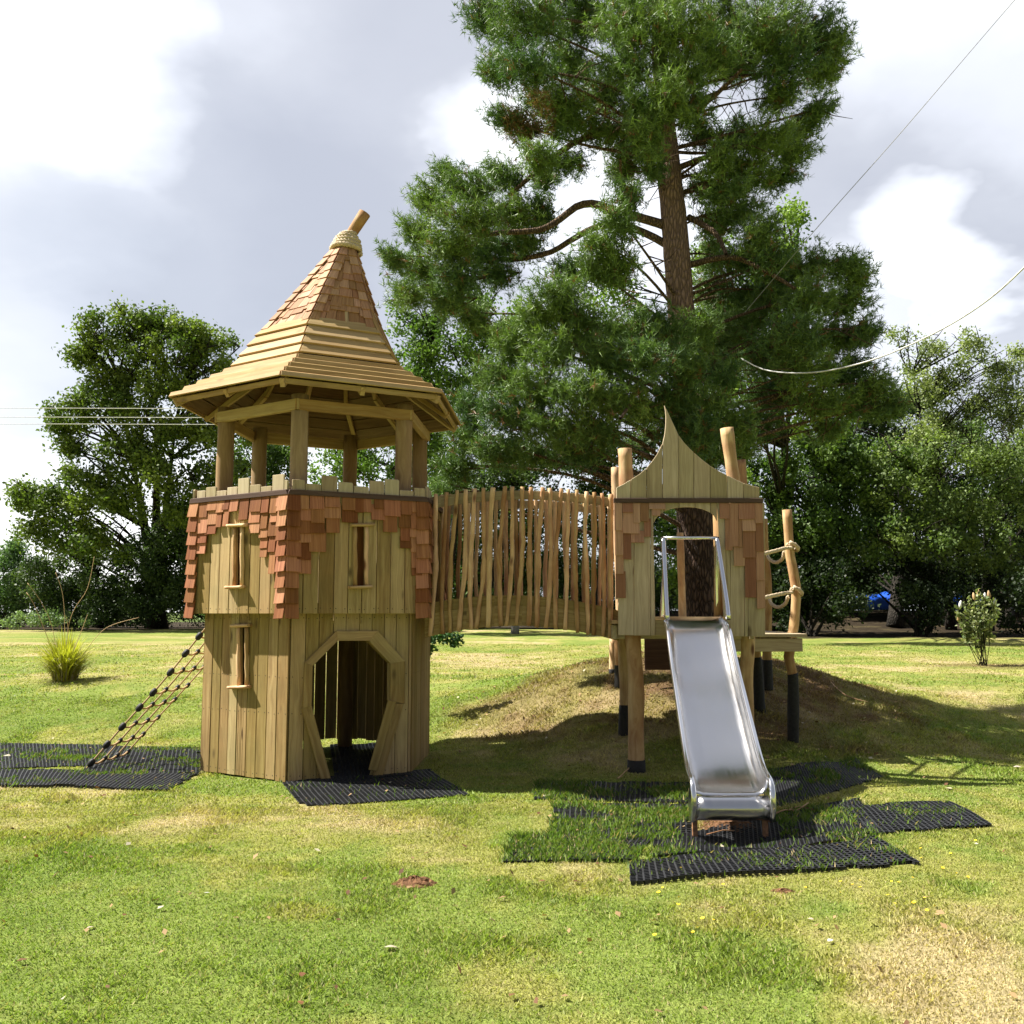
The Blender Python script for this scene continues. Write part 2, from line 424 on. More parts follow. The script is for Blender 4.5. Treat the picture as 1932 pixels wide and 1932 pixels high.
# frames round the slit windows
def stick(mb, a, b, r, amp=.004, sq=.75):
    pts = [a.lerp(b, t/6) for t in range(7)]
    mb.tube(wob(pts, amp), [r*random.uniform(.88, 1.12) for _ in pts], seg=10, squash=sq)
def slit_frame(fc, th, jl, jr, y0, y1, hx0, hx1, sx0, sx1, w, conv, parent):
    mb = MB()
    a0 = fc.px(*conv(jl, y0), off=th); b0 = fc.px(*conv(jl, y1), off=th)
    a1 = fc.px(*conv(jr, y0), off=th); b1 = fc.px(*conv(jr, y1), off=th)
    for A, B in ((a0, b0), (a1, b1)):
        stick(mb, fc.p(A[0], A[1], th+.02), fc.p(B[0], B[1], th+.02), .021)
    hA = fc.px(*conv(hx0, y0-6), off=th); hB = fc.px(*conv(hx1, y0-6), off=th)
    sA = fc.px(*conv(sx0, y1+8), off=th); sB = fc.px(*conv(sx1, y1+8), off=th)
    for A, B in ((hA, hB), (sA, sB)):
        for off in (.018, .045):
            stick(mb, fc.p(A[0], A[1], th+off), fc.p(B[0], B[1]+.006, th+off), .019, .002, .8)
    return mb.build('window_frame', M['pole'], parent)
slit_frame(f0, .022, 397, 444, 858, 1198, 365, 467, 346, 462, 0, zoom2, lower_faces[0])
# doorway surround: boards round the opening
mb = MB()
op_i = [f1.px(*zoom2(*q), off=.022) for q in [(918, 1750), (806, 1310), (812, 1082), (958, 937), (1135, 937), (1260, 1068), (1259, 1285), (1138, 1690)]]
for i in range(7):
    if i == 0:
        q = [f1.px(*zoom2(*c), off=.03) for c in [(918, 1752), (806, 1310), (750, 1328), (862, 1745)]]
    elif i == 6:
        q = [f1.px(*zoom2(*c), off=.03) for c in [(1260, 1300), (1338, 1300), (1218, 1733), (1160, 1738)]]
    else:
        oo = outer
        q = [op_i[i], op_i[i+1], oo[i+1], oo[i]]
    g = Vector(f1.p(*q[1]))-Vector(f1.p(*q[0]))
    if i == 6: g = Vector(f1.p(*q[2]))-Vector(f1.p(*q[1]))
    mb.prism([f1.p(u, max(z, .01), .026) for u, z in q], f1.n, .028, g)
# inner lining of the opening (reveals)
for i in range(7):
    A, B = op_i[i], op_i[i+1]
    if i == 6: continue
    pa = [f1.p(A[0], max(A[1], .01), -.05), f1.p(B[0], B[1], -.05), f1.p(B[0], B[1], .05), f1.p(A[0], max(A[1], .01), .05)]
    nrm = (pa[1]-pa[0]).cross(f1.n)
    mb.prism(pa, nrm, -.018, pa[1]-pa[0])
# lining board leaning on the right
q = [f1.px(*zoom2(*c), off=.06) for c in [(1250, 1280), (1296, 1290), (1185, 1690), (1137, 1683)]]
mb.prism([f1.p(u, z, .056) for u, z in q], f1.n, .022, f1.p(*q[2])-f1.p(*q[1]))
mb.build('door_surround', M['pine_plank'], tower, bevel=.003)
# mid deck inside
mb = MB()
for i in range(18):
    y = -1.0+i*.118
    x = math.sqrt(max(0, 1.05**2-y*y))*.98
    if x > .2 and y < 1.01: mb.box((TC.x-x, TC.y+y, 1.5), (TC.x+x, TC.y+y, 1.5), .1175, .03)
mb.prism([hv(k, 1.185, 1.44) for k in range(6)], UP, .02, Vector((1, 0, 0)), .1)  # solid plate added below the planks to stop light leaking inside
mb.build('deck', M['pine_plank'], tower)

# upper walls
def zoom8(x, y): return (340.8+.25575*x, 868.9+.25575*y)
slitU1 = [UF[1].px(*zoom2(*q)) for q in [(1068, 625), (1068, 272), (1110, 272), (1110, 625)]]
slitU0 = [UF[0].px(*zoom2(*q)) for q in [(386, 622), (386, 272), (408, 272), (408, 622)]]
upper = []
for k in range(6):
    mb = MB(); ops = [slitU0] if k == 0 else [slitU1] if k == 1 else []
    if k == 2: ops = [[(.32, 1.45), (.32, 2.62), (1.1, 2.62), (1.1, 1.45)]]
    planks(mb, UF[k], 1.582, 2.71, lambda: random.choice([.14, .145, .15]), .022, ops, gap=.008)
    # backing rails inside
    mb.box(UF[k].p(.05, 1.64, -.03), UF[k].p(UF[k].L-.05, 1.64, -.03), .05, .09)
    o = mb.build('upper_wall', M['pine_plank'], tower, bevel=.003); upper.append(o)
slit_frame(UF[0], .022, 373, 418, 280, 622, 342, 450, 333, 432, 0, zoom2, upper[0])
slit_frame(UF[1], .022, 1057, 1123, 278, 622, 1030, 1165, 1018, 1153, 0, zoom2, upper[1])
# dark red boards seen behind the slits
mb = MB()
for fc, sl_ in ((UF[0], slitU0), (UF[1], slitU1)):
    u = (sl_[0][0]+sl_[2][0])/2
    mb.prism([fc.p(u-.12, 1.7, -.09), fc.p(u+.12, 1.7, -.09), fc.p(u+.12, 2.6, -.09), fc.p(u-.12, 2.6, -.09)], fc.n, .02, UP, .2)
    mb.build('backing_board', M['cedar'], upper[0 if fc is UF[0] else 1]); mb = MB()

def shingle(mb, fc, u0, u1, zt, zb, base, lift=.016, th=.011, tint=None, skew=0):
    """lapped tile: head at base, tail lifted"""
    a, b = fc.p(u0, zt, base), fc.p(u1, zt, base)
    c, d = fc.p(u1, zb+skew, base+lift), fc.p(u0, zb-skew, base+lift)
    n = (b-a).cross(d-a).normalized()
    if n.dot(fc.n) < 0: n = -n
    mb.prism([a, b, c, d], n, th, UP, tint)
def cladding(fc, steps, ztop, base=.024, corner=True, wmin=.07, wmax=.14):
    mb = MB()
    def zb(u):
        for a, b, z in steps:
            if a <= u < b: return z
        return None
    u = steps[0][0]
    for (a, b, z) in steps:
        w = b-a; n = max(1, round(w/.11)); 
        cuts = [a+w*i/n+(random.uniform(-.012, .012) if 0 < i < n else 0) for i in range(n+1)]
        for x0, x1 in zip(cuts, cuts[1:]):
            zz = ztop; bottom = z+random.uniform(-.004, .004)
            rows = []
            while zz > bottom+.02:
                e = random.uniform(.085, .17)
                nz = zz-e
                if nz < bottom+.06: nz = bottom
                rows.append((zz, nz)); zz = nz
            for (t, bt) in rows:
                jx0, jx1 = random.uniform(-.018, .018), random.uniform(-.018, .018)
                shingle(mb, fc, max(.0, x0+.001+jx0), min(fc.L, x1-.001+jx1), min(t+.045, ztop), bt, base+random.uniform(0, .008), lift=.018, tint=random.random(), skew=random.uniform(-.002, .002))
    return mb
def steps_from_px(fc, conv, rows):
    out = []
    for x0, x1, y in rows:
        a = fc.px(*conv(x0, y), off=.03); b = fc.px(*conv(x1, y), off=.03)
        out.append((a[0], b[0], (a[1]+b[1])/2))
    return out
R1 = steps_from_px(UF[1], zoom8, [(850, 945, 835), (945, 1060, 672), (1060, 1175, 535), (1175, 1290, 460), (1290, 1410, 385), (1410, 1500, 440), (1500, 1605, 530), (1605, 1690, 650), (1690, 1768, 850)])
R0 = steps_from_px(UF[0], zoom8, [(118, 195, 690), (195, 270, 545), (270, 365, 490), (365, 435, 380), (435, 515, 440), (515, 590, 540), (590, 650, 715), (650, 705, 840), (705, 750, 985)])
ZT = 2.705
for k in range(6):
    fc = UF[k]
    if k == 0: st = R0
    elif k == 1: st = R1
    elif k == 2: st = [(0, .12, 1.9), (.12, .3, 2.1)]
    else:
        L = fc.L; st = [(i*L/8, (i+1)*L/8, 2.5-.55*abs(i-3.5)/3.5+random.uniform(-.05, .05)) for i in range(8)]
    st = [(max(0, a), min(fc.L, b), z) for a, b, z in st]
    cladding(fc, st, ZT).build('shingle_cladding', M['cedar'], upper[k], bevel=.0015)
# corner tile columns: folded tiles, one each side, flaring towards the tail
for k in range(6):
    A, B = UF[(k-1) % 6], UF[k]
    mb = MB(); z = 2.705; n = 8; zend = 1.535
    hs = [(z-zend)*(1/n+random.uniform(-.012, .012)) for _ in range(n)]; s_ = (z-zend)/sum(hs)
    for i in range(n):
        e = hs[i]*s_; tt = random.random(); wv = .105 if k != 1 else .10
        shingle(mb, A, A.L-wv, A.L+.028, min(2.71, z+.03), z-e, .032, lift=.03, th=.012, tint=tt, skew=.004)
        shingle(mb, B, -.028, wv+random.uniform(-.006, .012), min(2.71, z+.03), z-e, .032, lift=.03, th=.012, tint=(tt+.15) % 1, skew=-.003)
        z -= e
    mb.build('corner_tiles', M['cedar'], tower, bevel=.0015)
# trim band
mb = MB()
for k in range(6):
    fc = Face(hv(k, RU+.055, 0), hv(k+1, RU+.055, 0))
    mb.prism([fc.p(-.002, 2.705, -.035), fc.p(fc.L+.002, 2.705, -.035), fc.p(fc.L-.02, 2.755, -.035), fc.p(.02, 2.755, -.035)], fc.n, .04, fc.t, .3)
mb.build('trim_band', M['trim'], tower, bevel=.003)
# parapet boards
mb = MB()
PR = {1: [(825, 922, 140), (922, 1040, 172), (1042, 1160, 112), (1165, 1275, 160), (1280, 1392, 190), (1395, 1505, 150), (1508, 1615, 138), (1618, 1722, 220), (1725, 1830, 203)],
      0: [(120, 182, 222), (185, 260, 195), (262, 337, 222), (342, 420, 195), (422, 505, 130), (507, 587, 178), (589, 670, 190), (675, 762, 103), (762, 826, 140)]}
for k in range(6):
    fc = UF[k]
    if k in PR: rows = steps_from_px(fc, zoom8, PR[k])
    else:
        n = 9; rows = [(i*fc.L/n, (i+1)*fc.L/n, 2.84+random.uniform(-.04, .1)) for i in range(n)]
        if k == 2: rows = [r for r in rows if r[1] < .35 or r[0] > 1.05]
    for a, b, z in rows:
        a, b = max(a, 0), min(b, fc.L)
        if b-a < .02: continue
        c = .012
        mb.prism([fc.p(a+.002, 2.70, .006), fc.p(b-.002, 2.70, .006), fc.p(b-.002, z-c, .006), fc.p(b-.002-c, z, .006), fc.p(a+.002, z, .006)], fc.n, .022, UP)
    # rail behind
    if k != 2: mb.box(fc.p(.03, 2.74, -.02), fc.p(fc.L-.03, 2.74, -.02), .04, .1)
mb.build('parapet', M['grey_plank'], tower, bevel=.003)
# posts
for k in range(6):
    mb = MB(); p0 = hv(k, 1.09, .0); p1 = hv(k, 1.09, 3.74)
    pts = [p0.lerp(p1, i/12) for i in range(13)]
    mb.tube(wob(pts, .004), [.086*random.uniform(.97, 1.03) for _ in pts], seg=18)
    mb.build('post', M['post'], tower)
# ring beams
mb = MB()
for k in range(6):
    a, b = hv(k, 1.17, 3.63), hv(k+1, 1.17, 3.63)
    d = (b-a).normalized()
    mb.box(a-d*.03, b+d*.03, .06, .11)
    a, b = hv(k, 1.02, 3.66), hv(k+1, 1.02, 3.66)
mb.build('ring_beam', M['roof_board'], tower, bevel=.004)

# roof profile: (R, z, dx)
def rc(z):   # the cone leans towards the finial
    t = max(0, (z-4.62)/1.05); return .19*t
EAVE = (1.63, 3.80); MIDP = (.975, 4.19); SH = (.655, 4.67); TOPP = (.095, 5.68)
RX = -.035
def rv(k, R, z, out=0): return hv(k, R+out, z, RX+rc(z))
mb = MB()
def course(R0_, z0_, R1_, z1_, lift, th, nrm_up=True):
    for k in range(6):
        a, b = rv(k, R0_, z0_+lift), rv(k+1, R0_, z0_+lift)
        c, d = rv(k+1, R1_, z1_), rv(k, R1_, z1_)
        n = (b-a).cross(d-a).normalized()
        if n.z < 0: n = -n
        mb.prism([a, b, c, d], n, th, (b-a))
for i in range(5):
    t0, t1 = i/5, (i+1)/5
    R0_, z0_ = EAVE[0]+(MIDP[0]-EAVE[0])*t0, EAVE[1]+(MIDP[1]-EAVE[1])*t0
    R1_, z1_ = EAVE[0]+(MIDP[0]-EAVE[0])*t1, EAVE[1]+(MIDP[1]-EAVE[1])*t1
    course(R0_, z0_, R0_-.022, z0_+.046, 0, .018)
    course(R0_-.020, z0_+.046, R1_-.02, z1_+.006, 0, .008)
for i in range(4):
    t0, t1 = i/4, (i+1)/4
    L_ = lambda t: (MIDP[0]+.012+(SH[0]-MIDP[0])*t, MIDP[1]+.0+(SH[1]-MIDP[1])*t)
    R0_, z0_ = L_(t0); R1_, z1_ = L_(min(1.0, t1+.05))
    course(R0_+.034, z0_+.004, R1_-.004, z1_, .0, .022)
mb.build('roof', M['roof_board'], tower, bevel=.002)
# fascia + rafters
mb = MB()
for k in range(6):
    a, b = rv(k, EAVE[0]-.06, EAVE[1]-.03), rv(k+1, EAVE[0]-.06, EAVE[1]-.03)
    mb.box(a, b, .022, .05)
mb.build('eave_batten', M['roof_board'], tower)
for k in range(6):
    for fr in (0, .5):
        mb = MB()
        def rp(R, z):
            a, b = rv(k, R, z), rv(k+1, R, z); return a.lerp(b, fr)
        mb.box(rp(EAVE[0]-.05, EAVE[1]-.055), rp(MIDP[0]+.0, MIDP[1]-.075), .045, .085)
        mb.box(rp(MIDP[0]+.0, MIDP[1]-.075), rp(.12, 5.45), .045, .08)
        mb.build('rafter', M['roof_board'], tower)
mb = MB()  # inner lining added so the underside of the roof reads darker
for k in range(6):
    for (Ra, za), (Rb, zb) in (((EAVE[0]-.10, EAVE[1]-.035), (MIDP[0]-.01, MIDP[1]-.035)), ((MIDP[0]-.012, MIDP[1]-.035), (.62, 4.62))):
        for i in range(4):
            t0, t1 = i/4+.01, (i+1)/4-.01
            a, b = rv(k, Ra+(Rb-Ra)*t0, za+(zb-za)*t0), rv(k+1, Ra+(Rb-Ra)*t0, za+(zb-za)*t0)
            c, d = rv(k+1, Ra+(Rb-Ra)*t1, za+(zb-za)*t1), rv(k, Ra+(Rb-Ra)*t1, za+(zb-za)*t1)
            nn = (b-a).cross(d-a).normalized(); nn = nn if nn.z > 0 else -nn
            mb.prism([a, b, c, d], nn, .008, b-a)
mb.build('shade_ceiling_boards', M['shade_soffit'], tower)
# shingles of the hat
cap = MB()
def ronp(k, t, s, out=0):
    R = SH[0]+(TOPP[0]-SH[0])*t; z = SH[1]+(TOPP[1]-SH[1])*t
    a, b = rv(k, R, z), rv(k+1, R, z)
    p = a.lerp(b, s)
    n = Vector((math.cos((ANG[k % 6]+ANG[(k+1) % 6])/2 if k != 5 else ANG[5]+math.radians(30)), math.sin((ANG[k % 6]+ANG[(k+1) % 6])/2 if k != 5 else ANG[5]+math.radians(30)), .5)).normalized()
    return p+n*out, n
for k in range(6):
    rows = 9
    for r in range(rows):
        t0, t1 = (r-.25)/rows, (r+1)/rows
        R = SH[0]+(TOPP[0]-SH[0])*t0
        n = max(1, int(R/.125)); n = max(n, 1)
        cuts = [0]+sorted(min(.96, max(.04, (i+random.uniform(-.25, .25))/n)) for i in range(1, n))+[1]
        for s0, s1 in zip(cuts, cuts[1:]):
            tb = t0+random.choice([0, 0, .035, -.03])
            if r == 0: tb = random.choice([-.055, -.03, -.06, -.01])
            A, nn = ronp(k, tb, s0+.004, .018+random.uniform(0, .006)); B, _ = ronp(k, tb, s1-.004, .018+random.uniform(0, .006))
            Cc, _ = ronp(k, min(1, t1+.03), s1-.004, .006); D, _ = ronp(k, min(1, t1+.03), s0+.004, .006)
            nr = (B-A).cross(D-A).normalized()
            if nr.dot(nn) < 0: nr = -nr
            cap.prism([A, B, Cc, D], nr, .011, D-A)
    # hip tiles, both sides of hip k
    for r in range(9):
        t0, t1 = (r-.45)/9, (r+.75)/9
        tt = random.random()
        for side in (0, 1):
            kk = k if side else (k-1) % 6
            def hp(t, w, o):
                R = SH[0]+(TOPP[0]-SH[0])*t
                s = min(.5, w/max(R, .01))
                return ronp(kk, t, s if side else 1-s, o)
            t1c = min(1, t1)
            A, nn = hp(t0, -.012, .038); B, _ = hp(t0+random.uniform(-.008, .008), .085, .036); Cc, _ = hp(t1c, .07, .022); D, _ = hp(t1c, -.008, .024)
            nr = (B-A).cross(D-A).normalized()
            if nr.dot(nn) < 0: nr = -nr
            cap.prism([A, B, Cc, D], nr, .011, D-A, (tt+.1*side) % 1)
capo = cap.build('roof_shingles', M['cedar_roof'], tower, bevel=.0012)
# finial + rope binding
ap = hv(0, 0, 5.62, RX+.19)
tip = P(688, 402, 10.2); mid = P(662, 437, 10.2)
mb = MB(); pts = [ap+Vector((0, 0, -.25)), ap, Vector((mid.x-.015, ap.y, mid.z-.1)), Vector((mid.x, ap.y, mid.z)), mid.lerp(tip, .5)+Vector((.012, 0, -.005)), tip]
mb.tube(pts, [.07, .07, .066, .063, .066, .07], seg=12, jit=.05, end_tint=.95)
# slant-cut end
mb.build('finial', M['log'], tower)
mb = MB(); pts = []
for i in range(0, 5*24):
    a = i/24*2*PI; t = i/(5*24)
    r = .165-.065*t
    if t > .75: r = .10-.02*(t-.75)*4
    z = 5.655+.19*t
    pts.append(Vector((ap.x+.005+.03*t+r*math.cos(a), ap.y+r*math.sin(a), z+.02*math.cos(a-2.2)*(-1)*(1-t)-.045*max(0, math.cos(a+.6))*(1-t))))
mb.rope(pts, .031, pitch=.1, step=.02)
mb.build('rope_binding', M['rope'], tower)

# ------------------------------------------------------------ BRIDGE
bridge = thing('footbridge', 'arched timber footbridge with wavy peeled pole sides joining tower to slide platform', 'footbridge', (.08, 10.15, 1.3))
def z3(x, y): return (792.3+.2513*x, 886+.2513*y)
YF0, YF1 = 9.78, 9.62    # front side, tower end .. platform end
YR0, YR1 = 10.62, 10.46
def yf(px, rear=False):
    t = (px-818)/(1160-818); a, b = (YR0, YR1) if rear else (YF0, YF1)
    return a+(b-a)*t
def curve3(pts, n=14):
    pts = sorted(pts); out = []
    xs = np.array([p[0] for p in pts]); ys = np.array([p[1] for p in pts])
    co = np.polyfit(xs, ys, 2)
    for i in range(n+1):
        x = xs[0]+(xs[-1]-xs[0])*i/n; out.append((x, float(np.polyval(co, x))))
    return out
def band(mb, top, bot, y_off, th, rear_shift=None, nb=1, rear=False):
    """curved board between two picture curves measured on the front side of the bridge"""
    n = len(top)-1
    for j in range(nb):
        for i in range(n):
            q = []
            for (cv, idx) in ((0, i), (0, i+1), (1, i+1), (1, i)):
                tx, ty = top[idx]; bx, by = bot[idx]
                f = (j+(cv))/nb if nb > 1 else cv
                x, y = tx+(bx-tx)*f, ty+(by-ty)*f
                X, Y = z3(x, y); w = P(X, Y, yf(X))
                if rear: w = Vector((w.x, w.y+.84, w.z))
                w.y += y_off; q.append(w)
            mb.prism(q, Vector((0, -1, 0)), th, q[1]-q[0], tint=.2+.5*((j*37) % 10)/10)
top_r = curve3([(60, 213), (700, 160), (1450, 218)]); bot_r = curve3([(60, 300), (700, 228), (1450, 285)])
top_b = curve3([(40, 1010), (760, 945), (1500, 1062)]); bot_b = curve3([(40, 1262), (720, 1172), (1490, 1287)])
mb = MB(); band(mb, top_r, bot_r, 0, .03); mb.build('handrail', M['grey_plank'], bridge, bevel=.002)
mb = MB(); band(mb, top_r, bot_r, 0, .03, rear=True); mb.build('handrail', M['grey_plank'], bridge, bevel=.002)
mb = MB(); band(mb, top_b, bot_b, 0, .045, nb=3); mb.build('side_beam', M['pine_plank'], bridge, bevel=.002)
mb = MB(); band(mb, top_b, bot_b, 0, .045, nb=3, rear=True); mb.build('side_beam', M['pine_plank'], bridge, bevel=.002)
mb = MB()
for i in range(15):
    tx, ty = top_b[int(i/15*14)][0]+20, 0
    x = 60+i*98; yy = float(np.polyval(np.polyfit([40, 760, 1500], [1010, 945, 1062], 2), x))+18
    X, Y = z3(x, yy); w = P(X, Y, yf(X))
    mb.box((w.x, w.y+.02, w.z), (w.x+.0, w.y+.80, w.z), .115, .03)
mb.build('deck', M['cedar'], bridge)
FP = [(118, 183, 75, 1250, 118, 700), (197, 170, 172, 1235, 170, 780), (280, 155, 225, 1225, 235, 640), (345, 150, 290, 1215, 338, 740), (412, 142, 385, 1200, 380, 720), (475, 138, 420, 1195, 478, 780), (547, 135, 512, 1185, 520, 700), (640, 125, 605, 1175, 598, 640), (693, 128, 648, 1175, 690, 700), (767, 130, 722, 1170, 775, 540), (834, 133, 815, 1175, 822, 760), (922, 133, 877, 1185, 890, 560), (977, 140, 943, 1190, 985, 640), (1060, 143, 1018, 1195, 1018, 660), (1116, 147, 1092, 1205, 1100, 800), (1180, 152, 1182, 1225, 1165, 700), (1250, 165, 1262, 1240, 1240, 500), (1310, 170, 1305, 1245, 1306, 820), (1368, 177, 1375, 1255, 1380, 820), (1433, 185, 1425, 1265, 1430, 640)]
for (x0, y0, x1, y1, xm, ym) in FP:
    mb = MB(); ctrl = []
    for (x, y) in ((x0, y0), ((x0+xm)/2+random.uniform(-5, 5), (y0+ym)/2), (xm, ym), ((x1+xm)/2+random.uniform(-8, 8), (y1+ym)/2), (x1, y1)):
        X, Y = z3(x, y); w = P(X, Y, yf(X)-.07); ctrl.append(w)
    pts = resample(ctrl, .07); r0 = random.uniform(.020, .026)
    rad = [r0*(1.0+.12*math.sin(i*.9+x0)+.25*math.exp(-((i-len(pts)*.55)/2.2)**2)) for i in range(len(pts))]
    pts = [p+Vector((random.uniform(-.004, .004), 0, 0)) for p in pts]
    mb.tube(pts, rad, seg=9, squash=.8, end_tint=.95)
    mb.build('pole', M['pole'], bridge)
RP = [165, 225, 300, 370, 435, 505, 575, 645, 715, 765, 870, 945, 1015, 1085, 1150, 1235, 1290, 1345, 1415]
for x in RP:
    mb = MB(); ctrl = []
    dxx = random.uniform(-22, 22)
    for y, d in ((215, 0), (500, dxx*.5+random.uniform(-10, 10)), (760, dxx), (1060, dxx*.4)):
        X, Y = z3(x, y); w = P(X, Y, yf(X, True)-.06); w = P(X+d*.25, Y+4, yf(X, True)-.06); ctrl.append(w)
    # follow the arch: shift ends
    c = float(np.polyval(np.polyfit([60, 700, 1450], [160, 105, 170], 2), x)); 
    ctrl[0].z = P(*z3(x, c+75), yf(x, True)).z+.0; ctrl[-1].z = P(*z3(x, c+890), yf(x, True)).z
    pts = resample(ctrl, .1); r0 = random.uniform(.019, .025)
    mb.tube(pts, [r0*random.uniform(.9, 1.1) for _ in pts], seg=8, squash=.85)
    mb.build('pole', M['pole'], bridge)

# ------------------------------------------------------------ SLIDE PLATFORM
plat = thing('slide_platform', 'timber slide platform on peeled log legs with ogee gable front and arched opening', 'play platform', (1.75, 10.0, 0))
YP = 9.28
def z4(x, y): return (1124.5+.23811*x, 749.7+.23811*y)
def fp(x, y, off=0): return P(*z4(x, y), YP)+Vector((0, -off, 0))
def panel(mb, poly, off, th, tint=None, grain=UP):
    mb.prism([fp(x, y, off) for x, y in poly], Vector((0, -1, 0)), th, grain, tint)
# gable boards with an ogee outline
curve = [(158, 718), (215, 690), (272, 655), (340, 612), (398, 562), (445, 505), (480, 455), (505, 405), (524, 365), (540, 300), (548, 230), (550, 160), (546, 110), (538, 66), (552, 92), (575, 140), (610, 215), (650, 300), (700, 368), (772, 440), (835, 495), (900, 545), (965, 585), (1035, 620), (1100, 652), (1165, 682), (1230, 702), (1292, 716)]
def ctop(x):
    L_ = [c for c in curve[:14]]; R_ = curve[13:]
    best = None
    seg = R_ if x >= 552 else L_
    for (x0, y0), (x1, y1) in zip(seg, seg[1:]):
        if min(x0, x1) <= x <= max(x0, x1) and x1 != x0:
            v = y0+(y1-y0)*(x-x0)/(x1-x0)
            if best is None or v > best: best = v
    return best
mb = MB(); bd = [158, 272, 398, 524, 652, 772, 900, 1035, 1165, 1292]
for i, (a, b) in enumerate(zip(bd, bd[1:])):
    a2, b2 = a+2, b-2
    if i == 3:
        pts = [(a2, 803), (b2, 803), (b2, 303), (610, 215), (575, 140), (552, 92), (538, 66), (546, 110), (550, 160), (548, 230), (540, 300), (a2, 362)]
    else:
        xs = [a2]+[c[0] for c in curve if a2 < c[0] < b2 and abs(c[0]-538) > 20]+[b2]
        pts = [(a2, 803), (b2, 803)]+[(x, ctop(x)) for x in reversed(sorted(xs))]
    panel(mb, pts, random.uniform(0, .003), .024)
mb.box(fp(165, 770, -.03), fp(1285, 770, -.03), .04, .1)
mb.build('gable', M['grey_plank'], plat, bevel=.003)
mb = MB(); panel(mb, [(136, 803), (1316, 803), (1316, 839), (136, 839)], .022, .03, grain=Vector((1, 0, 0))); mb.build('trim_band', M['trim'], plat, bevel=.003)
# front wall
mb = MB()
def arch(x):    # zoom-y of the arch edge
    pts = [(450, 1010), (470, 965), (500, 930), (545, 902), (600, 883), (660, 874), (720, 871), (790, 875), (850, 890), (900, 912), (935, 940), (957, 985)]
    for (x0, y0), (x1, y1) in zip(pts, pts[1:]):
        if x0 <= x <= x1: return y0+(y1-y0)*(x-x0)/(x1-x0)
    return 985
for a, b in ((150, 172), (172, 298), (298, 430), (430, 452)):
    yb = {150: 1600, 172: 1885, 298: 1887, 430: 1887}[a]
    panel(mb, [(a+2, 838), (b-1, 838), (b-1, yb), (a+2, yb)] if a != 430 else [(a+2, 838), (b-1, 838), (b-1, 1000), (466, 1740), (466, 1887), (a+2, 1887)], 0, .024)
for a, b in ((452, 535), (535, 655), (655, 782), (782, 905), (905, 957)):
    xs = [a+2+(b-a-4)*i/6 for i in range(7)]
    panel(mb, [(a+2, 838), (b-2, 838)]+[(x, arch(x)) for x in reversed(xs)], 0, .024)
for a, b in ((957, 1014), (1014, 1056), (1060, 1172), (1172, 1200), (1200, 1332)):
    y1 = 1895 if a > 957 else 1890
    if a == 957: panel(mb, [(a, 838), (b-1, 838), (1034, 1740), (1034, 1890), (1018, 1890), (1010, 1740)], 0, .024, .9)
    elif a == 1014: panel(mb, [(a+2, 838), (b-1, 838), (1066, 1890), (1036, 1890)], 0, .024)
    else: panel(mb, [(a+2, 838), (b-2, 838), (b-2+(6 if b > 1300 else 0), y1), (a+2, y1)], 0, .024)
panel(mb, [(468, 1762), (1034, 1762), (1034, 1888), (468, 1888)], -.02, .024, .1, Vector((1, 0, 0)))
front = mb.build('front_wall', M['grey_plank'], plat, bevel=.003)
mb = MB(); panel(mb, [(466, 1738), (1036, 1738), (1036, 1761), (466, 1761)], -.02, .05, .7, Vector((1, 0, 0)))
mb.build('sill', M['pole'], plat)
SHL = [(140, 845, 205, 1058), (210, 918, 340, 1082), (205, 845, 290, 918), (290, 845, 345, 1000), (375, 985, 432, 1108), (345, 845, 415, 985), (415, 845, 545, 890), (435, 890, 505, 942), (145, 1058, 212, 1255), (272, 1082, 378, 1155), (212, 1082, 275, 1285), (150, 1255, 216, 1402), (150, 1402, 232, 1590),
       (970, 845, 1052, 965), (1015, 960, 1075, 1215), (1052, 845, 1120, 1185), (1120, 970, 1152, 1188), (1120, 845, 1250, 970), (1250, 845, 1312, 1002), (1150, 975, 1255, 1065), (1155, 1065, 1255, 1275), (1255, 1002, 1320, 1222), (1083, 1188, 1172, 1340), (1172, 1275, 1262, 1588), (1260, 1222, 1325, 1452), (1265, 1452, 1330, 1675)]
mb = MB()
for (x0, y0, x1, y1) in SHL:
    if (x0, y0) == (970, 845): mb.build('shingle_cladding', M['cedar_brown'], front, bevel=.0015); mb = MB()
    a, b = fp(x0+1, max(842, y0-22), .026), fp(x1-1, max(842, y0-22), .026)
    c, d = fp(x1-1+random.uniform(-2, 2), y1+random.uniform(-3, 3), .045), fp(x0+1, y1+random.uniform(-3, 3), .045)
    n = (b-a).cross(d-a).normalized(); n = n if n.y < 0 else -n
    tt = random.random()
    if (x0, y0) == (1172, 1275) or (x0, y0) == (212, 1082): tt = 0
    if (x0, y0) == (1150, 975): tt = 1
    mb.prism([a, b, c, d], n, .011, UP, tt)
mb.build('shingle_cladding', M['cedar_brown'], front, bevel=.0015)
# deck
mb = MB()
for i in range(13):
    y = YP+.07+i*.145
    if y < 11.1: mb.box((.98, y, 1.5), (2.42, y, 1.5), .135, .035)
mb.build('deck', M['roof_board'], plat)
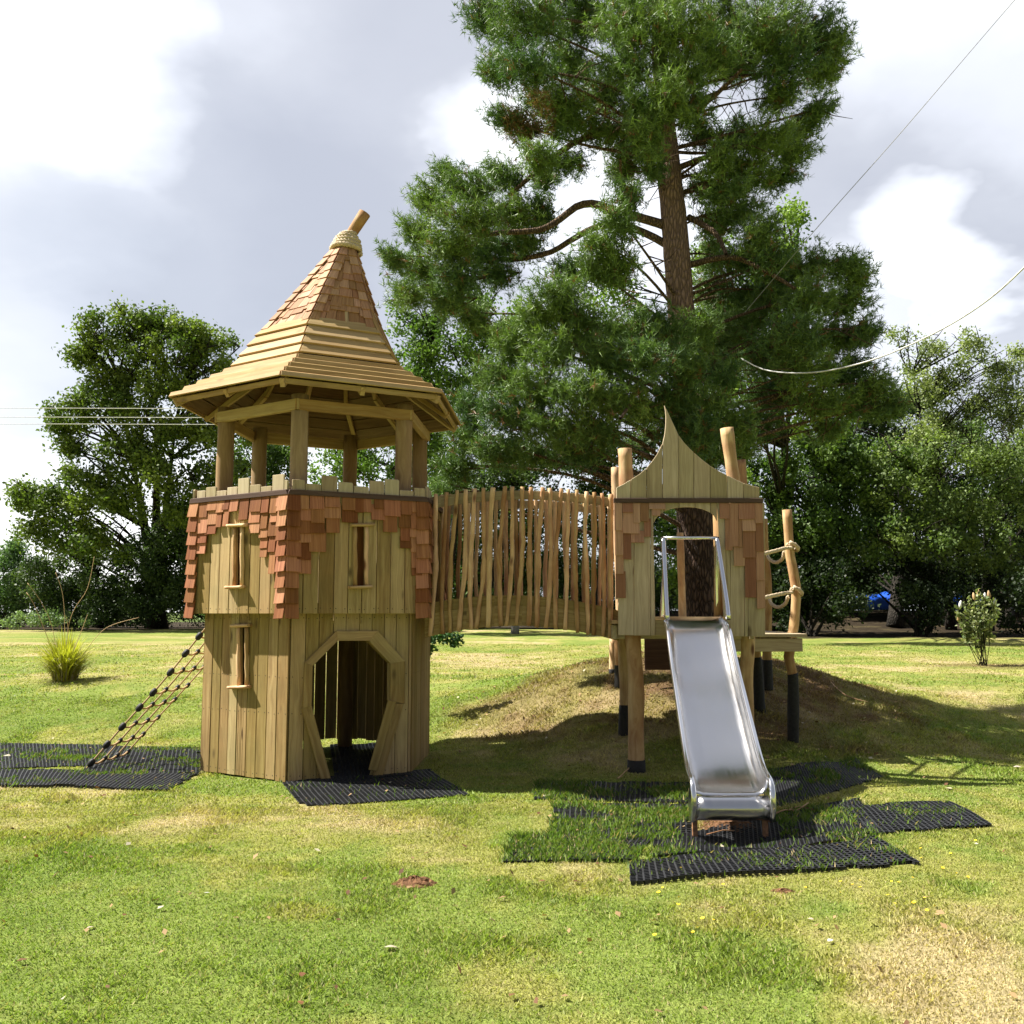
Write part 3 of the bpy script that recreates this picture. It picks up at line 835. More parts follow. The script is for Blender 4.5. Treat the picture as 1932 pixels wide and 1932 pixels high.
# extension deck on the right (lower)
mb = MB(); zt = P(1483, 1196, 9.95).z
xr = P(1521, 1200, 9.95).x
for i in range(14):
    y = 9.98+i*.145; mb.box((2.30, y, zt-.015), (xr, y, zt-.015), .135, .035)
mb.build('side_deck', M['grey_plank'], plat, bevel=.003)
mb = MB(); bz = P(1450, 1217, 9.97).z
mb.box((2.0, 9.97, bz), (xr-.04, 9.97, bz), .045, .135)
mb.box((xr-.065, 9.97, bz), (xr-.065, 11.95, bz), .045, .135)
mb.box((1.0, 9.5, 1.40), (2.4, 9.5, 1.40), .045, .14); mb.box((1.02, 9.4, 1.40), (1.02, 11.1, 1.40), .045, .14)
mb.box((2.38, 9.4, 1.40), (2.38, 11.1, 1.40), .045, .14); mb.box((1.0, 11.05, 1.40), (2.4, 11.05, 1.40), .045, .14)
mb.build('beam', M['grey_plank'], plat, bevel=.003)
mb = MB()
for i in range(3):
    mb.box((1.62, 11.6, 1.27-i*.15), (2.5, 11.6, 1.27-i*.15), .03, .1495, tint=.0)
mb.build('retaining_board', M['trim'], plat)
# log posts with black sleeves at the foot
def logpost(pxs, Y, r, sleeve=None, taper=.12, Y1=None, mat='log'):
    pts = []
    n = len(pxs)
    for i, (x, y) in enumerate(pxs):
        yy = Y if Y1 is None else Y+(Y1-Y)*i/(n-1)
        pts.append(P(x, y, yy))
    g = h(pts[0].x, pts[0].y)
    pts[0].z = min(pts[0].z, g-.08)
    pp = resample(pts, .12)
    rad = [r*(1+taper*.5-taper*i/len(pp))*(1+.05*math.sin(i*1.3+r*900)) for i in range(len(pp))]
    mb = MB(); mb.tube(pp, rad, seg=14, jit=.025, end_tint=.8)
    o = mb.build('log_post', M[mat], plat)
    if sleeve:
        zs = P(pxs[0][0], sleeve, Y).z
        sp_ = [p for p in pp if p.z < zs]; 
        nxt = pp[len(sp_)]; prev = sp_[-1]
        t = (zs-prev.z)/(nxt.z-prev.z); sp_.append(prev.lerp(nxt, t))
        mb = MB(); mb.tube(sp_, [rad[min(i, len(rad)-1)]*1.03+.004 for i in range(len(sp_))], seg=14)
        mb.build('post_sleeve', M['sleeve'], o)
    return o
logpost([(1201, 1475), (1200, 1390), (1200, 1290), (1194, 1200), (1186, 1020), (1179, 847)], 9.46, .077, sleeve=1433)
logpost([(1417, 1440), (1411, 1390), (1407, 1290), (1411, 1200), (1395, 1000), (1371, 808)], 9.50, .070, sleeve=1404)
logpost([(1432, 1250), (1420, 1150), (1398, 868)], 11.0, .058, sleeve=1240)
logpost([(1177, 1372), (1178, 1290), (1172, 1160), (1165, 980), (1161, 882)], 10.6, .055, sleeve=1330)
logpost([(1157, 1278), (1156, 1200)], 12.5, .05, sleeve=1262, mat='pole')
logpost([(1168, 1290), (1166, 1180)], 11.9, .05, sleeve=1255, mat='pole')
logpost([(1292, 1290), (1288, 1170), (1283, 1005)], 11.1, .045)
logpost([(1494, 1338), (1496, 1275), (1488, 1240), (1498, 1180), (1502, 1110), (1491, 1050), (1485, 962)], 10.25, .053, sleeve=1271)
logpost([(1447, 1262), (1447, 1200), (1448, 1110), (1443, 1050), (1440, 979)], 11.6, .056, sleeve=1245)
# inner post seen at the right of the opening
mb = MB(); a, b = fp(985, 1740, -.09), fp(975, 880, -.09); mb.tube([a, a.lerp(b, .5)+Vector((.01, 0, 0)), b], .045, seg=12)
mb.build('log_post', M['pole'], plat)
# rope rails
mb = MB()
def r4(pts, Y): return [P(*z4(x, y), yy) for (x, y), yy in zip(pts, Y)]
for dy, kx in ((0, 0), (355, 30)):
    mb.rope(r4([(1290, 1250+dy*.98), (1400, 1222+dy*.985), (1500, 1196+dy), (1560, 1190+dy)], [9.55, 9.9, 10.15, 10.17]), .021, pitch=.09)
    mb.rope(r4([(1535+kx, 1148+dy), (1575+kx, 1165+dy), (1600+kx, 1195+dy), (1585+kx, 1212+dy), (1545+kx, 1195+dy), (1520+kx, 1165+dy)], [10.16, 10.15, 10.2, 10.3, 10.33, 10.2]), .024, pitch=.09)
    mb.rope(r4([(1350+kx*.6, 1225+dy), (1372+kx*.6, 1280+dy), (1425+kx*.6, 1308+dy), (1475+kx*.8, 1280+dy), (1492+kx, 1225+dy)], [11.4, 11.1, 10.9, 10.6, 10.35]), .021, pitch=.09)
mb.build('rope_rail', M['rope'], plat)

# ------------------------------------------------------------ SLIDE
slide = thing('slide', 'stainless steel slide with raised sides and curled lip resting over bare soil', 'slide', (1.65, 7.1, 0))
def sx(y): return 1.765+(1.600-1.765)*(9.3-y)/(9.3-7.1)
prof = [(9.33, 1.53), (9.27, 1.53), (9.18, 1.515), (9.02, 1.445), (8.6, 1.17), (8.2, .90), (7.9, .705), (7.65, .545), (7.45, .435), (7.30, .375), (7.16, .345), (7.06, .335)]
prof = [(y, z-.075) if y < 9.0 else (y, z) for y, z in prof]
pp = resample([Vector((sx(y), y, z)) for y, z in prof], .06)
W = .268
mb = MB()
cs = [(-W-.012, .13), (-W-.006, .06), (-W+.03, .012), (-W+.08, 0), (0, -.002), (W-.08, 0), (W-.03, .012), (W+.006, .06), (W+.012, .13)]
def sheet(mb, rings, th=None):
    b = len(mb.v); k = len(rings[0])
    for r in rings: mb.v.extend(r)
    for i in range(len(rings)-1):
        for j in range(k-1):
            mb.face((b+i*k+j, b+i*k+j+1, b+(i+1)*k+j+1, b+(i+1)*k+j), [(0, 0), (0, 1), (1, 1), (1, 0)], .5, True)
rings = []
for i, p in enumerate(pp):
    T = (pp[min(i+1, len(pp)-1)]-pp[max(i-1, 0)]).normalized(); Xv = Vector((1, 0, 0)); Nv = Xv.cross(T).normalized()
    if Nv.z < 0: Nv = -Nv
    hs_ = .3+.7*float(sstep(9.12, 8.85, p.y))
    rings.append([p+Xv*x+Nv*z*(hs_ if z > .05 else 1) for x, z in cs])
sheet(mb, rings)
# curled lip
end = pp[-1]; lr = []
for i in range(13):
    a = PI/2+PI*1.05*i/12
    c = end+Vector((0, 0, -.085))
    lr.append([c+Vector((x, math.cos(a)*.085, math.sin(a)*.085)) for x, _ in [(-W-.006, 0), (-W/2, 0), (0, 0), (W/2, 0), (W+.006, 0)]])
sheet(mb, lr)
bed = mb.build('slide_bed', M['steel'], slide)
m = bed.modifiers.new('s', 'SOLIDIFY'); m.thickness = .004
for sgn in (-1, 1):
    mb = MB(); path = [p+Vector((sgn*(W+.018), 0, 0)) for p in pp]
    off = []
    for i, p in enumerate(pp):
        T = (pp[min(i+1, len(pp)-1)]-pp[max(i-1, 0)]).normalized(); Nv = Vector((1, 0, 0)).cross(T).normalized()
        if Nv.z < 0: Nv = -Nv
        off.append(p+Nv*.135*(.3+.7*float(sstep(9.12, 8.85, p.y)))+Vector((sgn*(W+.018), 0, 0)))
    tail = off[-1]
    off = off[:-2]+[tail+Vector((0, -.03, -.02)), tail+Vector((0, -.085, -.09)), tail+Vector((0, -.09, -.19)), tail+Vector((0, -.05, -.29)), tail+Vector((0, .03, -.30))]
    off = [o for o in off if o.y < 9.0]
    mb.tube(resample(off, .04), .021, seg=12)
    mb.build('side_rail', M['tube'], slide)
    # end cheek: rounded plate closing the lip
    mb = MB(); c = end+Vector((sgn*(W+.012), 0, -.085)); pl = []
    for i in range(20):
        a = 2*PI*i/20; rz = .115; pl.append(c+Vector((0, math.cos(a)*.085-.0, math.sin(a)*rz+.03)))
    mb.prism(pl, Vector((sgn, 0, 0)), .012); mb.build('end_cheek', M['steel'], slide, bevel=.003)
    # leg
    mb = MB(); a = end+Vector((sgn*(W-.01), .03, -.13)); g = h(a.x, a.y)
    mb.box(a, Vector((a.x-sgn*.0, a.y, g-.1)), .035, .035, up=(0, 1, 0)); mb.build('leg', M['rust'], slide)
    # guard hoop
    mb = MB(); xx = sx(9.2)+sgn*(W+.02)
    zt_ = P(1300, 1015, 9.15).z
    xt = P(1251 if sgn < 0 else 1352, 1015, 9.15).x
    mb.tube(resample([Vector((xt, 9.14, zt_)), Vector((xt+(xx-xt)*.2, 9.11, zt_-.12)), Vector((xt+(xx-xt)*.6, 9.05, 1.95)), Vector((xx, 8.98, 1.66)), Vector((xx, 8.94, 1.53))], .05), .023, seg=12)
    mb.tube(resample([Vector((xt, 9.14, zt_)), Vector((xt+.02, 9.24, zt_-.14)), Vector((xt+.035, 9.33, 1.95)), Vector((xx-sgn*.01, 9.36, 1.5))], .05), .023, seg=12)
    if sgn < 0:
        xr_ = P(1352, 1015, 9.15).x
        mb.tube([Vector((xt, 9.14, zt_)), Vector(((xt+xr_)/2, 9.14, zt_)), Vector((xr_, 9.14, zt_))], .016, seg=12)
    mb.build('guard_rail', M['tube'], slide)

# ------------------------------------------------------------ CLIMBING NET
def z6(x, y): return (.2205*x, 1107.5+.2205*y)
net = thing('climbing_net', 'sloping rope scramble net with black connectors leading up to the tower', 'climbing net', (-4.4, 10.1, 0))
def gp(x, y):
    return G(*z6(x, y))
foots = [gp(690, 1570), gp(805, 1532), gp(912, 1505), gp(1005, 1472)]
tops = [Vector((-3.16, 9.78+.37*i, 1.44+.0*i)) for i in range(4)]
ropes = []
for i in range(4):
    a, b = foots[i], tops[i]
    ctrl = [a+Vector((0, 0, -.05)), a.lerp(b, .33)+Vector((0, 0, -.04)), a.lerp(b, .66)+Vector((0, 0, -.05)), b]
    pts = resample(ctrl, .05); ropes.append(pts)
    mb = MB(); mb.tube(pts, .0095, seg=6); mb.build('rope', M['net_rope'], net)
for j in range(8):
    t = .115+j*.118
    nodes = [r[int(t*(len(r)-1))] for r in ropes]
    mb = MB()
    for a, b in zip(nodes, nodes[1:]):
        mb.tube(resample([a, a.lerp(b, .5)+Vector((0, 0, -.025)), b], .04), .010, seg=6)
    mb.build('cross_rope', M['net_rope'], net)
    for i, q in enumerate(nodes):
        mb = MB(); d = (ropes[i][-1]-ropes[i][0]).normalized(); s_ = .029 if i == 0 else .021
        mb.tube([q-d*s_*1.6, q-d*s_, q, q+d*s_, q+d*s_*1.6], [s_*.5, s_, s_*1.1, s_, s_*.5], seg=8)
        mb.build('connector', M['black'], net)

# ------------------------------------------------------------ RUBBER MATS
MATS = []
COVER = []
def mat_quad(label, q, conv, lift=.006, cover=.4, cell=.045):
    pts = [G(*conv(*p)) for p in q]; COVER.append(cover)
    q3 = [Vector((p.x, p.y, 0)) for p in pts]
    MATS.append([(p.x, p.y) for p in q3])
    nu = max(2, int(max((q3[1]-q3[0]).length, (q3[2]-q3[3]).length)/cell)); nv = max(2, int(max((q3[3]-q3[0]).length, (q3[2]-q3[1]).length)/cell))
    org = sum(q3, Vector((0, 0, 0)))/4; org.z = h(org.x, org.y)
    sd = random.uniform(0, 99)
    U, V = np.meshgrid(np.arange(nu), np.arange(nv)); U = U.ravel(); V = V.ravel()
    ed = np.minimum(np.minimum(U, nu-1-U), np.minimum(V, nv-1-V)); rk = fbm(U*.55+len(MATS)*7, V*.55, 77, 2)
    kc = (ed > 2.2) | (rk+ed*.2 > .34); U = U[kc]; V = V[kc]
    def pos(u, v, dz):
        u = u/nu; v = v/nv
        A = [np.array((p.x, p.y)) for p in q3]
        X = (A[0][0]*(1-u)+A[1][0]*u)*(1-v)+(A[3][0]*(1-u)+A[2][0]*u)*v
        Y = (A[0][1]*(1-u)+A[1][1]*u)*(1-v)+(A[3][1]*(1-u)+A[2][1]*u)*v
        Z = H(X, Y)+lift*.6+.05*np.clip(fbm(X*1.3+sd, Y*1.3, 3)-.5, -.02, 1)+dz
        return np.stack([X, Y, Z], -1)
    quads = []
    o, i_ = .0, .13
    half = (V % 2)*.5
    Uo = U+half*.0
    def ring(du, dv, dz): return pos(Uo+du, V+dv, dz)
    O = [(0, 0), (1, 0), (1, 1), (0, 1)]; I = [(i_, i_), (1-i_, i_), (1-i_, 1-i_), (i_, 1-i_)]
    T = .011
    for a in range(4):
        b = (a+1) % 4
        quads.append(np.stack([ring(*O[a], T), ring(*O[b], T), ring(*I[b], T), ring(*I[a], T)], 1))
        quads.append(np.stack([ring(*I[a], T), ring(*I[b], T), ring(*I[b], -.012), ring(*I[a], -.012)], 1))
        
    q_ = np.concatenate(quads, 0)
    n = len(q_)
    o = soup('rubber_mat', q_.reshape(-1, 3), 4, np.full((n, 3), .02), M['mat'], None, org)
    tag(o, label, 'rubber mat', 'perforated black rubber safety mats on the lawn')
    return o
idn = lambda x, y: (x, y)
z7 = lambda x, y: (920+.52384*x, 1380+.52384*y)
mat_quad('black grass mat behind the foot of the scramble net, at the left edge', [(-60, 1457), (196, 1446), (192, 1407), (-60, 1404)], idn, .004, 0.35)
mat_quad('black grass mat between the scramble net foot and the tower wall', [(150, 1466), (378, 1462), (378, 1413), (190, 1409)], idn, .010, 0.25)
mat_quad('black grass mat in front of the scramble net foot, nearest the camera of that set', [(-60, 1484), (230, 1496), (330, 1488), (374, 1466)][0:1]+[(315, 1495), (376, 1464), (-60, 1455)], idn, .016, 0.28)
mat_quad('black mat covering the floor inside the tower doorway', [(632, 1476), (775, 1468), (745, 1402), (622, 1408)], idn, .012, .05)
mat_quad('black rubber mat lying in front of the tower doorway', [(570, 1525), (886, 1503), (812, 1455), (528, 1476)], idn, .006, 0.08)
mat_quad('overgrown mat left of the slide, closest to the log leg', [(165, 250), (732, 262), (732, 188), (180, 186)], z7, .003, 0.5)
mat_quad('grass covered mat just left of the slide lip', [(232, 385), (735, 395), (735, 262), (238, 262)], z7, .004, 0.62)
mat_quad('grassy mat at the left front corner of the slide mats', [(50, 476), (520, 478), (600, 385), (95, 380)], z7, .008, 0.68)
mat_quad('bare black mat nearest the camera in front of the slide', [(512, 560), (1560, 487), (1395, 386), (510, 480)], z7, .022, 0.27)
mat_quad('mat running diagonally from under the slide lip to the right', [(590, 462), (1420, 385), (1340, 245), (600, 385)], z7, .012, 0.48)
mat_quad('rightmost mat with a frayed outer end', [(1350, 385), (1818, 343), (1665, 264), (1260, 280)], z7, .018, 0.4)
mat_quad('mat on the slope to the right of the slide, half in shade', [(1000, 295), (1425, 170), (1325, 102), (985, 148)], z7, .006, 0.55)
# ------------------------------------------------------------ GROUND
def lerp3(a, b, t): return a+(np.array(b)-a)*t[..., None]
SPOTS = []
for (px, py, r, s) in [(1880, 1800, .62, .75), (1800, 1905, .5, .7), (1700, 1850, .4, .4), (430, 1545, .7, .6), (250, 1580, .55, .35), (720, 1560, .6, .4), (1500, 1720, .5, .3), (1050, 1540, .5, .3), (620, 1700, .5, .3), (340, 1360, .7, .3), (1320, 1745, .4, .3),
                       (1650, 1900, .4, .4), (100, 1860, .5, .2), (900, 1240, 2.2, .5), (1000, 1300, .9, .35), (1090, 1330, .8, .3), (540, 1245, 1.5, .3)]:
    g = G(px, py); SPOTS.append((g.x, g.y, r, s))
GREENS = []
for (px, py, r, s) in [(150, 1800, .7, .8), (470, 1830, .5, .8), (640, 1690, .6, .6), (760, 1760, .45, .9), (60, 1640, .7, .6), (1130, 1740, .6, .5), (1340, 1850, .5, .6), (500, 1490, .5, .7), (420, 1475, .4, .8), (100, 1900, .6, .5), (830, 1600, .8, .3), (1400, 1870, .5, .5), (1100, 1600, .4, .5)]:
    g = G(px, py); GREENS.append((g.x, g.y, r, s))
SLG = G(1372, 1568)
BUD = G(1856, 1256); MB1 = G(1060, 1325)
def masks(x, y):
    r = mound_r(x, y)
    n1 = fbm(x*1.4, y*1.4, 21); n2 = fbm(x*4.5, y*4.5, 22)
    soil = sstep(2.9, 1.9, r+(n1-.5)*2.6)*sstep(-.8, 1.4, x+.35*(y-11)+(n1-.5)*3)*.95
    soil = np.maximum(soil, sstep(.48, .20, np.hypot((x-SLG.x)*.8, (y-SLG.y)*1.25)+(n2-.5)*.3))
    soil = np.maximum(soil, .75*sstep(1.5, .5, np.hypot((x-MB1.x)*.8, (y-MB1.y)*1.0)+(n1-.5)*2.2+(n2-.5)*.8))
    soil = np.maximum(soil, .8*sstep(1.0, .4, np.hypot((x-BUD.x-.35)*.55, y-BUD.y)+(n1-.5)*.8))
    soil = np.maximum(soil, sstep(37.2, 38.6, y+(n1-.5)*2+8*sstep(4, 9, x)))
    return soil, n1, n2
def gcol(x, y, blade=False):
    x = np.asarray(x, float); y = np.asarray(y, float)
    a = fbm(x*.45, y*.45, 31, 3); b = fbm(x*1.9, y*1.9, 32, 3); c = fbm(x*9, y*9, 33, 3)
    dry = (a-.5)*1.3+(b-.5)*1.15+(c-.5)*.5+.32
    for (sx_, sy_, r, s) in SPOTS: dry = dry+s*np.exp(-((x-sx_)**2+(y-sy_)**2)/(r*r))
    for (sx_, sy_, r, s) in GREENS: dry = dry-s*np.exp(-((x-sx_)**2+(y-sy_)**2)/(r*r))
    far = sstep(15, 19, y)
    dry = dry+far*(.45*(fbm(x*.12, y*.9, 35, 2)-.5)+.05)
    dry = np.clip(dry, 0, 1)
    g = np.zeros(x.shape+(3,))+np.array((.185, .243, .045))
    g = lerp3(g, (.275, .280, .070), sstep(.05, .42, dry))
    g = lerp3(g, (.42, .345, .175), sstep(.42, 1.0, dry))
    lush = sstep(.50, .72, fbm(x*1.1+40, y*1.1, 37, 3))
    g = lerp3(g, (.125, .20, .028), lush*.4*(1-sstep(.4, .8, dry)))
    s, n1, n2 = masks(x, y)
    soilc = lerp3(np.zeros(x.shape+(3,))+np.array((.105, .058, .030)), (.23, .145, .075), n2)
    soilc = lerp3(soilc, (.035, .026, .016), sstep(36, 38, y+8*sstep(4, 9, x))); soilc = lerp3(soilc, (.09, .13, .03), sstep(60, 70, y))
    sg = sstep(.40, .58, fbm(x*3.1, y*3.1, 41, 3)+.28*(1-s)) * (y < 30)
    f = s*(1-.35*sg)
    g = g+(soilc-g)*f[..., None]
    return g, f
def axis(segs):
    out = []
    for a, b, st in segs: out += list(np.arange(a, b, st))
    out.append(segs[-1][1]); return np.array(out)
xs = axis([(-400, -60, 20), (-60, -14, 2), (-14, -8, .5), (-8, 9, .085), (9, 16, .5), (16, 60, 2), (60, 400, 20)])
ys = axis([(-60, -4, 4), (-4, 3, .4), (3, 19, .085), (19, 45, .5), (45, 80, 3), (80, 900, 40)])
Xg, Yg = np.meshgrid(xs, ys); Zg = H(Xg, Yg)
nx, ny = len(xs), len(ys)
me = bpy.data.meshes.new('ground'); co = np.stack([Xg, Yg, Zg], -1).reshape(-1, 3)
me.vertices.add(len(co)); me.vertices.foreach_set('co', co.astype(np.float32).ravel())
i0 = (np.arange(ny-1)[:, None]*nx+np.arange(nx-1)[None]).ravel()
fa = np.stack([i0, i0+1, i0+nx+1, i0+nx], -1).astype(np.int32)
me.loops.add(fa.size); me.loops.foreach_set('vertex_index', fa.ravel())
me.polygons.add(len(fa)); me.polygons.foreach_set('loop_start', np.arange(len(fa), dtype=np.int32)*4); me.polygons.foreach_set('loop_total', np.full(len(fa), 4, np.int32))
me.polygons.foreach_set('use_smooth', np.ones(len(fa), bool)); me.update(calc_edges=True)
gc, gs = gcol(co[:, 0], co[:, 1])
at = me.attributes.new('col', 'FLOAT_COLOR', 'POINT'); c4 = np.ones((len(co), 4), np.float32); c4[:, :3] = gc; at.data.foreach_set('color', c4.ravel())
at = me.attributes.new('soil', 'FLOAT', 'POINT'); at.data.foreach_set('value', gs.astype(np.float32))
m, nt, out = newmat('lawn'); n = N(nt)
pos = n('NewGeometry').outputs['Position']
c = n('Attribute', attribute_name='col').outputs['Color']; sl_ = n('Attribute', attribute_name='soil').outputs['Fac']
f1_ = n('TexNoise', {'Vector': pos, 'Scale': 55, 'Detail': 4, 'Roughness': .7}).outputs['Fac']
f2_ = n('TexNoise', {'Vector': pos, 'Scale': 9, 'Detail': 5, 'Roughness': .65}).outputs['Fac']
mpf = n('Mapping', {'Vector': pos, 'Scale': (.55, 1.6, 1)}).outputs[0]
f3_ = n('TexNoise', {'Vector': mpf, 'Scale': 1.3, 'Detail': 8, 'Roughness': .72}).outputs['Fac']
v = n('Math', {0: n('MapRange', {'Value': f1_, 'From Min': .3, 'From Max': .7, 'To Min': .62, 'To Max': 1.25}).outputs[0], 1: n('MapRange', {'Value': f2_, 'From Min': .3, 'From Max': .7, 'To Min': .8, 'To Max': 1.2}).outputs[0]}, operation='MULTIPLY').outputs[0]
v = n('Math', {0: v, 1: n('MapRange', {'Value': f3_, 'From Min': .3, 'From Max': .7, 'To Min': .78, 'To Max': 1.2}).outputs[0]}, operation='MULTIPLY').outputs[0]
cc = n('HueSaturation', {'Color': c, 'Value': v, 'Saturation': .97}).outputs[0]
cc = mixc(n, n('MapRange', {'Value': f3_, 'From Min': .52, 'From Max': .7, 'To Max': .35}).outputs[0], cc, (.26, .22, .09))
b = n('Bump', {'Height': n('Math', {0: f1_, 1: f2_}, operation='ADD').outputs[0], 'Strength': .9, 'Distance': .03}).outputs[0]
p = n('BsdfPrincipled', {'Base Color': cc, 'Roughness': .95, 'Normal': b, 'Specular IOR Level': .08})
nt.links.new(p.outputs[0], out.inputs[0])
tag(link('ground', me, m, None, (0, 0, 0)), 'sunlit mown lawn rising to a brown earth mound round the pine', None, None, 'structure')

# ------------------------------------------------------------ GRASS BLADES
def in_mats(x, y):
    inside = np.zeros(len(x), bool)
    for q in MATS:
        a = 0
        pos_ = np.ones(len(x), bool); neg = np.ones(len(x), bool)
        for i in range(4):
            (x0, y0), (x1, y1) = q[i], q[(i+1) % 4]
            cr = (x1-x0)*(y-y0)-(y1-y0)*(x-x0)
            pos_ &= cr >= 0; neg &= cr <= 0
        inside |= pos_ | neg
    return inside
def grass_blades(nb, ymin, ymax, hgt, wid, dens_pow, seed, x_pad=.9):
    r = np.random.default_rng(seed)
    u = r.random(nb)
    y = (ymin**dens_pow+(ymax**dens_pow-ymin**dens_pow)*u)**(1/dens_pow)
    x = (r.random(nb)*2-1)*(.575*y+x_pad)
    keep = np.ones(nb, bool)
    # inside the tower or far behind it: skip
    keep &= ~(((x-TC.x)**2+(y-TC.y)**2) < 1.12**2)
    s, n1, n2 = masks(x, y)
    keep &= r.random(nb) > s*.35*(y < 25)+.9*s*(y >= 25)
    im = in_mats(x, y)
    pm = 0*x
    keep &= (~im) | (r.random(nb) < pm)
    x, y = x[keep], y[keep]; im = im[keep]; n = len(x)
    z = H(x, y)-.004
    col, _ = gcol(x, y)
    tall = np.clip((fbm(x*2.3, y*2.3, 71, 3)-.25)*1.9, .5, 1.1)*(1+.5*sstep(4.0, 2.6, mound_r(x, y)))
    hh = hgt*tall*(.45+r.random(n)*.9)*np.where(im, 1.7, 1)
    a = r.random(n)*2*PI; lean = hh*(.25+r.random(n)*1.1); la = a+r.normal(0, .6, n)
    w = wid*(.6+.8*r.random(n))
    dx, dy = np.cos(a)*w/2, np.sin(a)*w/2
    lx, ly = np.cos(la+PI/2)*lean, np.sin(la+PI/2)*lean
    p0 = np.stack([x-dx, y-dy, z], -1); p1 = np.stack([x+dx, y+dy, z], -1)
    p2 = np.stack([x+lx*.45+dx*.7, y+ly*.45+dy*.7, z+hh*.65], -1); p3 = np.stack([x+lx, y+ly, z+hh], -1)
    V = np.stack([p0, p1, p2, p3], 1).reshape(-1, 3)
    t = r.random(n)
    col = col*(.62+1.0*r.random(n))[:, None]
    st = (t > .86)
    col[st] = col[st]*.35+np.array((.34, .27, .13))*.75
    dk = im & ~st
    col[dk] = col[dk]*.3+np.array((.05, .125, .02))*.8
    return V, col
def mat_blades(seed=50):
    r = np.random.default_rng(seed); VV = []; CC = []
    for q, cov in zip(MATS, COVER):
        q = np.array(q); ctr = q.mean(0)
        ar = .5*abs(sum(q[i][0]*q[(i+1) % 4][1]-q[(i+1) % 4][0]*q[i][1] for i in range(4)))
        n = int(ar*6500); u, v = r.random(n)*1.04-.02, r.random(n)*1.04-.02
        p = ((q[0]*(1-u)[:, None]+q[1]*u[:, None])*(1-v)[:, None]+(q[3]*(1-u)[:, None]+q[2]*u[:, None])*v[:, None])
        x, y = p[:, 0], p[:, 1]
        m = fbm(x*2.1, y*2.1, 61, 3)+.25*(fbm(x*9, y*9, 62, 2)-.5)
        th = .70-.50*cov
        pk = np.clip((m-th)*6, .05, .9)*np.clip(cov*1.5, .2, 1)
        pk = pk*(np.hypot((x-SLG.x)*.8, (y-SLG.y)*1.2) > .33)*(((x-TC.x)**2+(y-TC.y)**2) > 1.15**2)
        k = r.random(n) < pk; x, y = x[k], y[k]; n = len(x)
        z = H(x, y)+.008; hh = (.018+.034*r.random(n)); a = r.random(n)*2*PI; la = a+r.normal(0, .6, n); lean = hh*(.2+r.random(n)*.9); w = .009*(.6+.8*r.random(n))
        dx, dy = np.cos(a)*w/2, np.sin(a)*w/2; lx, ly = np.cos(la+PI/2)*lean, np.sin(la+PI/2)*lean
        V_ = np.stack([np.stack([x-dx, y-dy, z], -1), np.stack([x+dx, y+dy, z], -1), np.stack([x+lx*.45+dx*.7, y+ly*.45+dy*.7, z+hh*.65], -1), np.stack([x+lx, y+ly, z+hh], -1)], 1).reshape(-1, 3)
        t = r.random((n, 1)); c = np.array((.075, .15, .02))*(1-t)+np.array((.17, .22, .04))*t
        s = r.random(n) > .93; c[s] = (.36, .28, .14)
        VV.append(V_); CC.append(c*(.7+.6*r.random((n, 1))))
    return np.concatenate(VV), np.concatenate(CC)
parts = [mat_blades(), grass_blades(340000, 3.2, 8.0, .028, .0070, 1.35, 1), grass_blades(270000, 7.6, 13.8, .034, .011, 1.3, 2), grass_blades(110000, 13, 26, .034, .022, 1.2, 3)]
V = np.concatenate([p[0] for p in parts]); Cc = np.concatenate([p[1] for p in parts])
tag(soup('grass', V, 4, Cc, M['grass']), 'short mown grass blades covering the lawn', 'grass', None, 'stuff')

# ------------------------------------------------------------ FOLIAGE TOOLS
def unit(v): return v/np.maximum(np.linalg.norm(v, axis=-1, keepdims=True), 1e-9)
def leaves(centers, size, r, up=.35):
    n = len(centers)
    nrm = unit(r.normal(0, 1, (n, 3))+np.array((0, 0, up)))
    t = unit(np.cross(nrm, r.normal(0, 1, (n, 3)))); b = np.cross(nrm, t)
    s = size*(.6+.8*r.random(n))[:, None]
    v = np.stack([centers-t*s*.55, centers-b*s*.34+nrm*s*.08, centers+t*s*.55, centers+b*s*.34+nrm*s*.08], 1)
    return v.reshape(-1, 3)
def ell_pts(r, n, c, rad, shell=.55):
    d = unit(r.normal(0, 1, (n, 3))); q = (shell+(1-shell)*r.random(n))**1.0
    q = np.where(r.random(n) < .25, q*r.random(n)**.5, q)
    return c+d*q[:, None]*rad
def lobes_px(L_, Ydef):
    out = []
    for l in L_:
        px, py, rx, ry = l[:4]; Y = l[4] if len(l) > 4 else Ydef
        c = P(px, py, Y); s = (Y*cp)/F
        out.append((np.array(c), np.array((rx*s, max(rx, ry)*s*.9, ry*s))*1.1))
    return out
GAIN = 1.0
